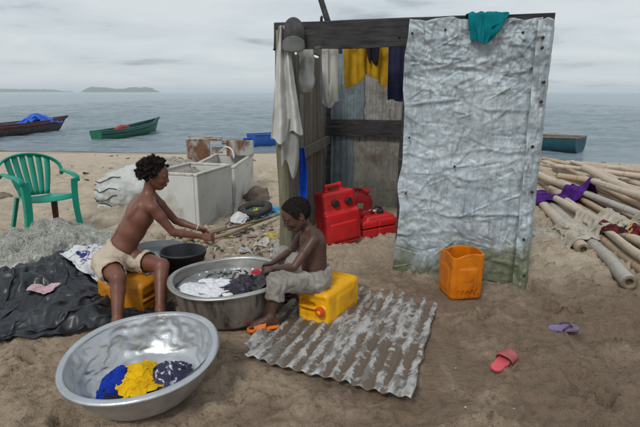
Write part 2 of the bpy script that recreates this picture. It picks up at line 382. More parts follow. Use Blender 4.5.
def sand_mat():
    m = bpy.data.materials.new('sand'); m.use_nodes = True; t = m.node_tree; n = t.nodes; l = t.links.new; b = n['Principled BSDF']
    co = n.new('ShaderNodeTexCoord')
    def noise(s, d=6, r=.6, dist=0):
        q = n.new('ShaderNodeTexNoise'); q.inputs['Scale'].default_value = s; q.inputs['Detail'].default_value = d; q.inputs['Roughness'].default_value = r; q.inputs['Distortion'].default_value = dist; l(co.outputs['Object'], q.inputs[0]); return q.outputs[0]
    def math_(op, a, c=None):
        q = n.new('ShaderNodeMath'); q.operation = op
        for i, v in enumerate((a, c)):
            if v is None: continue
            if isinstance(v, (int, float)): q.inputs[i].default_value = v
            else: l(v, q.inputs[i])
        return q.outputs[0]
    def rng_(s, a, c, d=0., e=1.):
        q = n.new('ShaderNodeMapRange'); q.interpolation_type = 'SMOOTHSTEP'; q.inputs[1].default_value = a; q.inputs[2].default_value = c; q.inputs[3].default_value = d; q.inputs[4].default_value = e; l(s, q.inputs[0]); return q.outputs[0]
    def mix(f, a, c):
        q = n.new('ShaderNodeMix'); q.data_type = 'RGBA'; l(f, q.inputs[0])
        for i, v in ((6, a), (7, c)):
            if isinstance(v, tuple): q.inputs[i].default_value = (*v, 1)
            else: l(v, q.inputs[i])
        return q.outputs[2]
    s = n.new('ShaderNodeSeparateXYZ'); l(co.outputs['Object'], s.inputs[0])
    # damp ground around the washing place: y plus a bit of x, edge broken by noise
    yy = math_('ADD', s.outputs[1], math_('MULTIPLY', s.outputs[0], .22))
    yy = math_('ADD', yy, math_('MULTIPLY', math_('SUBTRACT', noise(1.1, 5, .6, .5), .5), 2.6))
    wet = rng_(yy, 3.6, 5.2, 1., 0.)
    blotch = rng_(math_('SUBTRACT', noise(1.7, 6, .65, .8), math_('MULTIPLY', s.outputs[0], .075)), .40, .62)
    dry = mix(rng_(noise(5, 6), .35, .65), (.68, .57, .44), (.55, .455, .345))
    dry = mix(rng_(noise(60, 3), .55, .75, 0., .5), dry, (.24, .18, .13))
    damp = mix(blotch, (.255, .182, .125), (.46, .35, .25))
    damp = mix(rng_(noise(18, 6, .75), .48, .66, 0., .7), damp, (.135, .098, .068))
    damp = mix(rng_(noise(90, 2), .6, .75, 0., .45), damp, (.40, .33, .26))
    c = mix(wet, dry, damp)
    c = mix(rng_(noise(48, 8, .8), .52, .66, 0., .55), c, (.12, .087, .06)); c = mix(rng_(noise(75, 6, .8), .58, .70, 0., .5), c, (.52, .43, .33))
    # wet strip at the water's edge
    strip = rng_(math_('ADD', s.outputs[2], math_('MULTIPLY', noise(.8), .12)), -.80, -.62, 1., 0.)
    c = mix(strip, c, (.17, .135, .105))
    l(c, b.inputs['Base Color'])
    l(rng_(math_('MULTIPLY', wet, blotch), 0, 1, .78, .93), b.inputs['Roughness'])
    b.inputs['Specular IOR Level'].default_value = .3
    bp = n.new('ShaderNodeBump'); bp.inputs['Strength'].default_value = 1.0; bp.inputs['Distance'].default_value = .03
    l(math_('ADD', math_('MULTIPLY', noise(38, 5, .7), .8), math_('MULTIPLY', noise(160, 3, .7), .35)), bp.inputs['Height']); l(bp.outputs[0], b.inputs['Normal'])
    return m
V = np.stack([X, Y, Z], -1).reshape(-1, 3)
beach = mk('beach', V, gridF(len(_xs), len(_ys))[:, ::1], sand_mat()); struct(beach)

def sea_mat():
    m = bpy.data.materials.new('sea_water'); m.use_nodes = True; t = m.node_tree; n = t.nodes; l = t.links.new; b = n['Principled BSDF']
    b.inputs['Base Color'].default_value = (.275, .36, .415, 1); b.inputs['Roughness'].default_value = .12; b.inputs['IOR'].default_value = 1.33
    co = n.new('ShaderNodeTexCoord')
    def noise(sc, st, d):
        mp_ = n.new('ShaderNodeMapping'); mp_.inputs['Scale'].default_value = st; mp_.inputs['Rotation'].default_value = (0, 0, R(6)); l(co.outputs['Object'], mp_.inputs[0])
        q = n.new('ShaderNodeTexNoise'); q.inputs['Scale'].default_value = sc; q.inputs['Detail'].default_value = d; q.inputs['Roughness'].default_value = .6; l(mp_.outputs[0], q.inputs[0]); return q.outputs[0]
    a = n.new('ShaderNodeMath'); a.operation = 'MULTIPLY'; a.inputs[1].default_value = .3; l(noise(3.2, (.45, 1, 1), 6), a.inputs[0])
    s = n.new('ShaderNodeMath'); s.operation = 'ADD'; l(a.outputs[0], s.inputs[0]); l(noise(.75, (.30, 1, 1), 9), s.inputs[1])
    bp = n.new('ShaderNodeBump'); bp.inputs['Strength'].default_value = 1; bp.inputs['Distance'].default_value = 1.5; l(s.outputs[0], bp.inputs['Height']); l(bp.outputs[0], b.inputs['Normal'])
    return m
xs = np.concatenate([-np.geomspace(12000, 60, 26), np.arange(-59, 60, .45), np.geomspace(60, 12000, 26)])
ys = np.concatenate([np.arange(14, 60, .28), np.geomspace(60.5, 300, 150), np.geomspace(310, 12500, 40)])
X2, Y2 = np.meshgrid(xs, ys, indexing='ij')
amp = (1 - sstep(120, 300, Y2)) * (1 - sstep(50, 60, np.abs(X2))) * sstep(16, 26, Y2)
w = .085 * fbm(X2 * .35, Y2 * .9, None, 44, 4, .55) + .06 * ridge(X2 * .22 + .7 * vnoise(X2 * .2, Y2 * .3, None, 4), Y2 * .75, 40, 3)
sea = mk('sea', np.stack([X2, Y2, SEA_Z + amp * w + 0 * X2], -1).reshape(-1, 3), gridF(len(xs), len(ys)), sea_mat()); struct(sea)

M_isl = mat('island_forest', (.035, .06, .03), (.06, .09, .045), sc=.02, rough=.9, lo=.3, hi=.7)
def island(px0, px1, h, D, seed, label):
    x0, x1 = (px0 - 320) / FPX * D / CP * CP, (px1 - 320) / FPX * D
    nx, ny = 90, 22; V = []
    for i in range(nx):
        for j in range(ny):
            a, b_ = i / (nx - 1), j / (ny - 1); x = x0 + (x1 - x0) * a; y = D + (b_ - .5) * (x1 - x0) * .5
            e_ = (min(a, 1 - a) * 9); prof = min(1, e_) ** .7 * min(1, min(b_, 1 - b_) * 8) ** .6
            hh = h * prof * (.68 + .22 * float(fbm(np.array(a * 7), np.array(b_ * 3), None, seed, 3)) + .10 * float(vnoise(np.array(a * 60.), np.array(b_ * 20.), None, seed + 3)))
            V.append((x - (x0 + x1) / 2, y - D, max(hh, -1)))
    o = mk('island', V, gridF(nx, ny), M_isl, loc=((x0 + x1) / 2, D, SEA_Z - .5)); struct(o); o['label'] = label
D = 5000
island(93, 161, 52, D, 5, 'low wooded island with a blunt right end on the horizon')
island(-60, 63, 46, D + 400, 9, 'long low wooded island on the horizon')
island(66, 80, 14, D + 600, 12, 'tiny low islet between two islands on the horizon')

def haze():
    lo = np.array([-12600, -60, -4.2]); hi = np.array([12600, 12700, 75.])
    o = MB().box((lo + hi) / 2, hi - lo).obj('haze', None, smooth=False)
    m = bpy.data.materials.new('haze_air'); m.use_nodes = True; t = m.node_tree; t.nodes.clear()
    v = t.nodes.new('ShaderNodeVolumePrincipled'); v.inputs['Color'].default_value = (.93, .965, 1.0, 1); v.inputs['Density'].default_value = .00016; v.inputs['Anisotropy'].default_value = .0
    ou = t.nodes.new('ShaderNodeOutputMaterial'); t.links.new(v.outputs[0], ou.inputs['Volume']); o.data.materials.append(m); struct(o, 'stuff')
haze()

# ------------------------------------------------------------------ materials shared by things
M_wood_dark = mat('weathered_dark_wood', (.018, .018, .020), (.058, .056, .056), sc=5, rough=.85, bump=.6, bsc=30, stretch=(1, 6, 6), c3=(.16, .17, .14), sc3=3, lo3=.6, hi3=.75)
M_wood_grey = mat('weathered_grey_wood', (.14, .115, .092), (.26, .225, .185), sc=3, rough=.9, bump=.6, bsc=24, stretch=(5, 5, .6), c3=(.09, .075, .06), sc3=2, lo3=.55, hi3=.7)
M_wood_green = mat('mossy_post_wood', (.13, .115, .08), (.24, .22, .15), sc=4, rough=.9, bump=.7, bsc=24, stretch=(5, 5, .6), c3=(.12, .13, .06), sc3=3, lo3=.5, hi3=.7)
M_iron = mat('dark_iron', (.03, .028, .026), (.08, .05, .035), sc=20, rough=.7, metal=.3)

# ------------------------------------------------------------------ the shack
def zinc(name, c1, c2, dark, algae, rust=None, vert=(2.2, 2.2, .5), z0=.55, metal=.35, rough=.5):
    """old flattened roofing zinc: mottled greys, scratches, algae low down"""
    m = bpy.data.materials.new(name); m.use_nodes = True; t = m.node_tree; n = t.nodes; l = t.links.new; b = n['Principled BSDF']
    b.inputs['Metallic'].default_value = metal; b.inputs['Roughness'].default_value = rough
    co = n.new('ShaderNodeTexCoord')
    def noise(s, st=(1, 1, 1), d=6, r=.65, dist=0.):
        mp_ = n.new('ShaderNodeMapping'); mp_.inputs['Scale'].default_value = st; l(co.outputs['Object'], mp_.inputs[0])
        q = n.new('ShaderNodeTexNoise'); q.inputs['Scale'].default_value = s; q.inputs['Detail'].default_value = d; q.inputs['Roughness'].default_value = r; q.inputs['Distortion'].default_value = dist; l(mp_.outputs[0], q.inputs[0]); return q.outputs[0]
    def rg(s, a, c, d=0., e=1.):
        q = n.new('ShaderNodeMapRange'); q.inputs[1].default_value = a; q.inputs[2].default_value = c; q.inputs[3].default_value = d; q.inputs[4].default_value = e; l(s, q.inputs[0]); return q.outputs[0]
    def mix(f, a, c):
        q = n.new('ShaderNodeMix'); q.data_type = 'RGBA'; l(f, q.inputs[0])
        for i, v in ((6, a), (7, c)):
            if isinstance(v, tuple): q.inputs[i].default_value = (*v, 1)
            else: l(v, q.inputs[i])
        return q.outputs[2]
    c = mix(rg(noise(3.5, (1, 1, 1), 7), .35, .65), c1, c2)
    c = mix(rg(noise(9, vert, 6, .7, .4), .52, .74, 0, .75), c, dark); c = mix(rg(noise(2.1, (1, 1, .7), 7, .7, .6), .50, .66, 0, .38), c, dark)
    cr = n.new('ShaderNodeMath'); cr.operation = 'ABSOLUTE'; sb = n.new('ShaderNodeMath'); sb.operation = 'SUBTRACT'; sb.inputs[1].default_value = .5; l(noise(5, (1, 1, 1.5), 5, .6, .8), sb.inputs[0]); l(sb.outputs[0], cr.inputs[0])
    mu = n.new('ShaderNodeMath'); mu.operation = 'MULTIPLY'; l(rg(cr.outputs[0], 0., .012, 1., 0.), mu.inputs[0]); l(rg(noise(3, (1, 1, 1), 3), .45, .6, 0, .55), mu.inputs[1])
    c = mix(mu.outputs[0], c, dark)
    c = mix(rg(noise(14, (1, 1, .7), 6, .75, .3), .60, .68, 0, .7), c, tuple(min(.8, q_ * 1.3) for q_ in c2))
    c = mix(rg(noise(26, (1, 1, 1), 5, .75), .56, .70, 0, .6), c, dark); c = mix(rg(noise(70, (1, 1, .6), 4, .8), .60, .70, 0, .45), c, dark)
    sp = n.new('ShaderNodeSeparateXYZ'); l(co.outputs['Object'], sp.inputs[0])
    q = n.new('ShaderNodeMath'); q.operation = 'ADD'; l(sp.outputs[2], q.inputs[0]); nn = rg(noise(2.6, (1, 1, .8), 6, .7), 0, 1, -.75, .75); l(nn, q.inputs[1])
    if algae: c = mix(rg(q.outputs[0], z0 - .38, z0 - .05, .9, 0.), c, algae)
    if rust: c = mix(rg(noise(2.2, (1, 1, .6), 7, .7, .5), .56, .68), c, rust)
    l(c, b.inputs['Base Color'])
    bp = n.new('ShaderNodeBump'); bp.inputs['Strength'].default_value = .5; bp.inputs['Distance'].default_value = .008; l(noise(22, (1, 1, .8), 6, .65), bp.inputs['Height']); l(bp.outputs[0], b.inputs['Normal'])
    return m
M_zinc = zinc('beaten_zinc', (.335, .40, .445), (.52, .585, .63), (.13, .14, .145), (.15, .165, .09), z0=.48, metal=.15, rough=.55)
M_zinc_blue = zinc('bluish_zinc', (.17, .23, .26), (.28, .34, .37), (.09, .10, .10), None)
M_zinc_brown = zinc('stained_zinc', (.25, .24, .215), (.40, .385, .35), (.10, .09, .075), None, rust=(.15, .115, .085))
M_zinc_pale = zinc('pale_zinc', (.34, .34, .32), (.50, .50, .48), (.12, .11, .10), None, rust=(.20, .16, .12))

shack = root('shack', 'open shack of beaten zinc sheets and weathered boards on the beach', 'shack', (SHACK_A[0], SHACK_A[1], 0), SHACK_RZ)
SH_M = np.array(Matrix.Rotation(SHACK_RZ, 3, 'Z'))
def sh(x, y, z): return SH_M @ np.array([x, y, z]) + np.array([SHACK_A[0], SHACK_A[1], 0])   # shack space to world
def board(name, c, size, m, parent=shack, seed=0, n=14, wob=.006, axis=None, rot=None):
    """a rough-sawn board with uneven edges"""
    size = np.array(size, float); ax = int(np.argmax(size)) if axis is None else axis; o = [i for i in range(3) if i != ax]
    mb = MB(); rings = []
    for i in range(n):
        t = i / (n - 1) - .5
        q = []
        for k, (a, b_) in enumerate(((-1, -1), (-.82, -1.0), (.82, -1), (1, -1), (1, 1), (.82, 1), (-.82, 1), (-1, 1))):
            p = np.zeros(3); p[ax] = t * size[ax] + (.012 * math.sin(k * 7 + seed) if i in (0, n - 1) else 0); p[o[0]] = a * size[o[0]] / 2; p[o[1]] = b_ * size[o[1]] / 2
            p[o[0]] += wob * float(vnoise(np.array(t * 6 + 3 * k), np.array(seed * 3.1), None, seed)); p[o[1]] += wob * .5 * float(vnoise(np.array(t * 6 + 5 * k), np.array(seed * 2.1), None, seed + 7)); q.append(p)
        rings.append(q)
    V = np.array(rings).reshape(-1, 3)
    if rot is not None: V = V @ np.array(rot).T
    F = [(i * 8 + j, i * 8 + (j + 1) % 8, (i + 1) * 8 + (j + 1) % 8, (i + 1) * 8 + j) for i in range(n - 1) for j in range(8)] + [tuple(range(8))[::-1], tuple(range(8 * n - 8, 8 * n))]
    ob = mk(name, V, F, m, parent, loc=tuple(c), smooth=False); return ob
def post(name, x, y, z0, z1, r, m, seed, lean=(0, 0), flat=1.0):
    n = 16; t = np.linspace(0, 1, n)
    pts = np.stack([x + lean[0] * t + .010 * vnoise(t * 4, t * 0 + seed, None, seed), y + lean[1] * t + .010 * vnoise(t * 4, t * 0 + seed + 5, None, seed), z0 + (z1 - z0) * t], 1)
    return MB().tube(pts, r * (1 + .10 * vnoise(t * 7, t * 0, None, seed + 3) - .1 * t), 10, flat=flat).obj(name, m, shack)
def T_sh(x, y): q = sh(x, y, 0); return float(T(q[0], q[1]))
post('corner_post', 0, 0, T_sh(0, 0) - .1, 2.03, .056, M_wood_green, 1, (-.02, 0))
post('corner_post', 2.0, .05, T_sh(2, .05) - .1, 2.05, .045, M_wood_grey, 2)
post('door_post', 1.0, .05, T_sh(1, .05) - .1, 2.0, .036, M_wood_dark, 3)
post('corner_post', .02, 2.0, T_sh(0, 2) - .1, 2.08, .05, M_wood_dark, 4)
post('corner_post', 2.0, 2.0, T_sh(2, 2) - .1, 2.05, .05, M_wood_grey, 5)
post('wall_post', 1.0, 2.05, T_sh(1, 2) - .1, 2.05, .045, M_wood_dark, 6)
beam = board('top_beam', (.98, -.012, 1.992), (2.10, .05, .205), M_wood_dark, seed=3, n=40, wob=.014, rot=Matrix.Rotation(R(-.4), 3, 'Y'))
for x in (.08, .95, 1.2):
    MB().tube([(x - 1.0, -.02, -.03), (x - 1.0, -.045, -.03)], .008, 6).obj('nail', M_iron, beam)
MB().tube([(-.66, -.005, .09), (-.66, -.005, .125), (-.65, -.005, .135)], [.012, .011, .013], 7).obj('bolt', M_iron, beam)
board('top_rail', (1.0, 2.03, 2.04), (2.1, .05, .09), M_wood_dark, seed=4, n=20)
board('top_rail', (0.0, 1.0, 1.98), (.05, 1.9, .08), M_wood_grey, seed=8, n=20)
board('top_rail', (2.04, 1.0, 1.98), (.05, 1.9, .08), M_wood_grey, seed=9, n=20)
board('wall_rail', (1.0, 1.955, 1.13), (1.98, .04, .19), M_wood_dark, seed=5, n=24, wob=.01)
board('wall_rail', (.045, 1.0, .98), (.035, 1.9, .10), M_wood_grey, seed=6, n=20)
# left wall of upright planks
y = .09; k = 0
wid = [.13, .17, .12, .2, .15, .18, .14, .2, .16, .17, .18]
while y < 1.9 and k < len(wid):
    w_ = wid[k]; zb = T_sh(0, y) - .08; zt = 1.93 + .06 * math.sin(k * 2.3)
    board('plank', (.0 + .006 * math.sin(k * 5), y + w_ / 2, (zb + zt) / 2), (.022, w_ - .008, zt - zb), M_wood_grey if k % 3 else M_zinc_brown, seed=20 + k, n=12); y += w_; k += 1
# sheets: a grid with corrugation, buckles and torn edges
def sheet(name, x0, x1, z0, z1, m, place, seed, pitch=.076, amp=.008, dents=.006, tear=.012, nx=None, nz=40, th=.0016, parent=shack):
    nx = nx or max(12, int((x1 - x0) / pitch * 6)); u = np.linspace(x0, x1, nx); w_ = np.linspace(z0, z1, nz); U, W = np.meshgrid(u, w_, indexing='ij')
    d = amp * np.sin(2 * math.pi * U / pitch) + dents * fbm(U * 5, W * 3, None, seed, 4) + dents * .7 * ridge(U * 7, W * 5, seed + 4, 2)
    eu = (U - x0) / (x1 - x0); ez = (W - z0) / (z1 - z0)
    U2 = U + tear * vnoise(W * 9, W * 0 + seed, None, seed) * (np.abs(eu - .5) * 2) ** 6; W2 = W + tear * vnoise(U * 14, U * 0 + seed, None, seed + 2) * (np.abs(ez - .5) * 2) ** 8
    A = place(U2, W2, d); o = mk(name, A.reshape(-1, 3), gridF(nx, nz), m, parent); solid(o, th); return o
bw = lambda U, W, d: np.stack([U, 2.0 + d * .9 + 0 * U, W], -1)
zb = .04
sheet('wall_sheet', .0, .47, 1.18, 2.10, M_zinc_blue, bw, 31); sheet('wall_sheet', .45, .80, 1.17, 2.02, M_zinc_pale, lambda U, W, d: bw(U, W, d + .012), 32)
sheet('wall_sheet', .78, 1.4, 1.18, 2.06, M_zinc_brown, bw, 33); sheet('wall_sheet', 1.38, 2.02, 1.18, 2.04, M_zinc_brown, lambda U, W, d: bw(U, W, d + .012), 34)
sheet('wall_sheet', .0, .34, zb, 1.10, M_zinc_blue, bw, 35); sheet('wall_sheet', .32, .92, zb, 1.12, M_zinc_brown, lambda U, W, d: bw(U, W, d + .012), 36, amp=.004)
sheet('wall_sheet', .9, 1.45, zb, 1.1, M_zinc_brown, bw, 37); sheet('wall_sheet', 1.43, 2.02, zb, 1.1, M_zinc_blue, lambda U, W, d: bw(U, W, d + .012), 38)
rw = lambda U, W, d: np.stack([2.055 + d * .9 + 0 * U, U, W], -1)
for k in range(3): sheet('wall_sheet', .1 + k * .62, .76 + k * .62, 0.0, 1.98 + .03 * k, [M_zinc, M_zinc_brown, M_zinc_pale][k], lambda U, W, d, k=k: rw(U, W, d + .012 * (k % 2)), 50 + k)
# the big beaten sheet beside the doorway
def front_sheet():
    nx, nz = 190, 380; x0, x1, z0, z1 = .955, 1.955, .03, 2.075
    U, W = np.meshgrid(np.linspace(x0, x1, nx), np.linspace(z0, z1, nz), indexing='ij')
    wx = U + .06 * vnoise(U * 6, W * 6, None, 71); wz = W + .06 * vnoise(U * 6, W * 6, None, 75)
    cr = 1 - np.abs(vnoise(wx * 9, wz * 7, None, 60)); cr2 = 1 - np.abs(vnoise(wx * 19, wz * 15, None, 61)); cr3 = 1 - np.abs(vnoise(wx * 38, wz * 30, None, 62))
    body = .5 + .5 * sstep(-.3, .5, vnoise(U * 2.2, W * 1.5, None, 63)) + .9 * sstep(1.6, 1.9, W)
    d = .0035 * np.sin(2 * math.pi * U / .085) + .014 * fbm(U * 3, W * 2, None, 66, 3) + body * (.006 * cr + .004 * cr2 + .0025 * cr3) + .0025 * fbm(U * 30, W * 22, None, 64, 2)
    rg = np.random.default_rng(77)              # sharp dents: short straight folds
    for k in range(620):
        cx_, cz_ = rg.uniform(x0, x1), rg.uniform(z0, z1) if k % 3 else rg.uniform(1.55, z1); an = rg.normal() * .55 + (math.pi / 2 if rg.random() < .3 else 0); wd, ln, am = rg.uniform(.012, .055), rg.uniform(.03, .17), rg.uniform(.002, .0085) * rg.choice([1, 1, -1])
        qm = (np.abs(U - cx_) < .2) & (np.abs(W - cz_) < .2); a_ = (U[qm] - cx_) * math.cos(an) + (W[qm] - cz_) * math.sin(an); b_ = -(U[qm] - cx_) * math.sin(an) + (W[qm] - cz_) * math.cos(an)
        side_ = np.where(b_ > 0, 1.0, rg.uniform(.25, 1.)); d[qm] += am * np.clip(1 - np.abs(b_) / (wd * side_), 0, 1) * np.clip(1 - (np.abs(a_) / ln) ** 2, 0, 1)
    # a few hard horizontal buckles
    for zc, amp_, sl in ((1.72, .022, .05), (1.45, .016, -.03), (1.08, .012, .04), (.86, .010, -.05), (.60, .014, .02), (.42, .016, -.02)):
        zz = W - zc - sl * (U - 1.4) - .05 * vnoise(U * 5, U * 0 + zc * 9, None, 69)
        amp_ *= .6; d += amp_ * np.exp(-(zz / .014) ** 2) * sstep(-.2, .35, vnoise(U * 3.5, U * 0 + zc * 5, None, 68)) - .6 * amp_ * np.exp(-((zz + .035) / .03) ** 2)
    d += -.03 * sstep(.25, 0, W) * (1 + vnoise(U * 6, W * 3, None, 70)) * .5
    eu = (U - x0) / (x1 - x0); ez = (W - z0) / (z1 - z0)
    left = (1 - sstep(0, .12, eu)); U2 = U + left * (.022 * vnoise(W * 5, W * 0, None, 72)) + .045 * W / 2 * (1 - eu) ; d = d - left * .03 * (.4 + .6 * np.abs(vnoise(W * 4, W * 0, None, 73)))
    W2 = W + sstep(.93, 1, ez) * .02 * vnoise(U * 11, U * 0, None, 74) + (1 - sstep(0, .06, ez)) * .02 * vnoise(U * 7, U * 0, None, 77)
    A = np.stack([U2, -.058 - d, W2], -1)
    o = mk('front_sheet', A.reshape(-1, 3), gridF(nx, nz), M_zinc, shack); solid(o, .0018)
    # strip nailed round the corner post
    nx, nz = 34, 220; U, W = np.meshgrid(np.linspace(0, 1, nx), np.linspace(-.03, 2.07, nz), indexing='ij')
    tear = .045 * vnoise(W * 7, W * 0, None, 80) + .035 * vnoise(W * 23, W * 0, None, 81) + .05 * sstep(1.55, 1.75, W) * (1 - sstep(1.98, 2.06, W))
    s_ = U * (.19 + tear) ; bend_ = sstep(.09, .13, s_)
    x = 1.915 + np.minimum(s_, .125) + .25 * np.maximum(s_ - .125, 0) ; y_ = -.085 + .07 * bend_ + .9 * np.maximum(s_ - .125, 0)
    d = .012 * fbm(s_ * 14, W * 7, None, 82, 4) + .012 * ridge(s_ * 10, W * 8, 83, 3) + .012 * np.exp(-((s_ - .05) / .012) ** 2)
    A = np.stack([x, y_ - d, W + .02 * vnoise(U * 6, U * 0, None, 84) * sstep(1.9, 2.05, W)], -1)
    o2 = mk('corner_strip', A.reshape(-1, 3), gridF(nx, nz), M_zinc, shack); solid(o2, .0018)
    for z_ in (.12, .42, .8, 1.15, 1.48, 1.62, 1.86, 1.93):
        MB().tube([(1.975 + .02 * math.sin(z_ * 9), -.085, z_), (1.975 + .02 * math.sin(z_ * 9), -.118, z_)], [.009, .012], 7).obj('nail', M_iron, o2)
    for x_, z_ in ((1.03, 1.98), (1.27, 2.0), (1.55, 2.0), (1.82, 1.97), (1.04, 1.2), (1.03, .75), (1.40, .98)):
        MB().tube([(x_, -.06, z_), (x_, -.10, z_)], [.007, .009], 7).obj('nail', M_iron, o)
front_sheet()
# clothes line inside the doorway
line_y = .42
MB().tube([sh(.0, line_y, 2.0), sh(.5, line_y, 1.985), sh(1.0, line_y, 1.985), sh(1.9, line_y, 2.0)], .006, 6).wobj('clothes_line', mat('cord', (.2, .19, .17), rough=.9))
tag(bpy.data.objects['clothes_line'], 'thin cord strung inside the shack behind its top beam', 'cord')
pole = P(321, 0, 4.9); pole_t = P(319.5, -18, 4.92); pole_b = np.array([.09, 5.0, .05])
d_ = pole - P(328, 22, 4.86); d_ /= np.linalg.norm(d_)
top = P(328, 22, 4.30) + d_ * .75; bot = P(328, 22, 4.30) - d_ * .16
MB().tube([bot, P(328, 22, 4.30), top], [.028, .024, .02], 8).wobj('pole', M_wood_dark)
tag(bpy.data.objects['pole'], 'thin dark pole sticking up above the shack top beam', 'pole')

# ------------------------------------------------------------------ washing and rags on the shack
def fabric(name, c1, c2=None, sc=10, bump=.25, bsc=180, **k): return mat(name, c1, c2 or tuple(x * .75 for x in c1), sc=sc, rough=.9, bump=bump, bsc=bsc, spec=.2, **k)
def hung(name, pts_top, length, n, m, label, cat, squeeze=.8, th=.003, seed=0, y_wave=.02, two_sided=False, steps=100, collide=None, sag=0, bend=.15, hem=0):
    """cloth pinned along a top edge (world points a to b), gathered, left to hang by the solver"""
    a, b_ = np.array(pts_top[0]), np.array(pts_top[1]); nu, nv = n; W_ = np.linalg.norm(b_ - a) / squeeze
    u = np.linspace(0, 1, nu); v_ = np.linspace(0, 1, nv); dirn = (b_ - a) / np.linalg.norm(b_ - a); nor = np.array([dirn[1], -dirn[0], 0]); nor /= np.linalg.norm(nor)
    A = np.zeros((nu, nv, 3))
    for i in range(nu):
        off = y_wave * math.sin(u[i] * nu * .55 + seed) + y_wave * .6 * math.sin(u[i] * 9 + seed * 3)
        for j in range(nv):
            A[i, j] = a + (b_ - a) * u[i] + nor * off * (.4 + .6 * v_[j]) + np.array([0, 0, -sag * math.sin(u[i] * math.pi) - v_[j] * length * (1 + hem * math.sin(u[i] * 7 + seed))])
    pins = np.zeros((nu, nv), bool); pins[:, 0] = True
    p = cloth(A, W_ / (nu - 1), (length / (nv - 1) * (1 + hem * np.sin(u * 7 + seed) + .4 * hem * np.sin(u * 19 + 2 * seed))).reshape(-1, 1, 1), collide, pins, steps=steps, bend=bend)
    o = world_mk(name, p.reshape(-1, 3), gridF(nu, nv), m); solid(o, th); mod(o, 'SUBSURF', levels=1, render_levels=1)
    return tag(o, label, cat)
M_yellow = fabric('mustard_cloth', lin((196, 158, 40)), lin((170, 130, 30)))
M_navy = fabric('navy_cloth', lin((52, 56, 84)), lin((40, 42, 66)))
M_black = fabric('black_cloth', (.012, .012, .018), (.03, .03, .038))
M_white = fabric('dingy_white_cloth', (.60, .60, .58), (.45, .45, .43), sc=4, c3=(.30, .29, .27), sc3=5, lo3=.58, hi3=.75)
M_teal = fabric('teal_cloth', lin((0, 124, 132)), lin((0, 98, 108)))
M_blue = fabric('blue_cloth', lin((22, 78, 190)), lin((16, 55, 150)))
M_greyrag = fabric('grey_rag', (.25, .25, .24), (.36, .36, .34), sc=6)
Yc = 4.63
hung('hanging_cloth', (P(345, 40, Yc), P(390, 38, Yc)), .27, (34, 20), M_yellow, 'mustard yellow cloth hanging below the shack top beam', 'cloth', .62, seed=1, hem=.24, y_wave=.035)
hung('hanging_cloth', (P(367, 40, Yc - .06), P(380, 38, Yc - .06)), .17, (14, 12), M_black, 'small black rag hanging in front of the mustard yellow cloth', 'rag', .7, seed=2, hem=.3)
hung('hanging_cloth', (P(389, 38, 4.5), P(407, 37, 4.48)), .41, (16, 24), M_navy, 'navy blue cloth hanging beside the big zinc sheet', 'cloth', .7, seed=3, hem=.08)
hung('hanging_shirt', (P(322, 44, 4.72), P(337, 43, 4.72)), .46, (18, 22), M_white, 'limp white shirt hanging at the back of the doorway beside a white sack', 'shirt', .6, seed=5, hem=.22)
def hanging_sack():
    s = SDF((-.15, -.1, -.45), (.15, .1, .05), .008)
    s.cone((.02, 0, 0), (-.01, 0, -.30), .035, .075, .05).cone((-.01, 0, -.3), (-.015, .01, -.34), .075, .06, .03)
    s.rough(lambda x, y, z: .008 * np.sin(x * 90 + 8 * z) * np.clip((z + .38) * 3, 0, 1) + .012 * fbm(x * 18, y * 18, z * 9, 3, 3))
    V, F = s.mesh(); c = P(306, 47, 4.5); tag(mk('hanging_sack', V, F, M_white, loc=tuple(c)), 'bulging white cloth sack hung from the end of the top beam', 'sack')
hanging_sack()
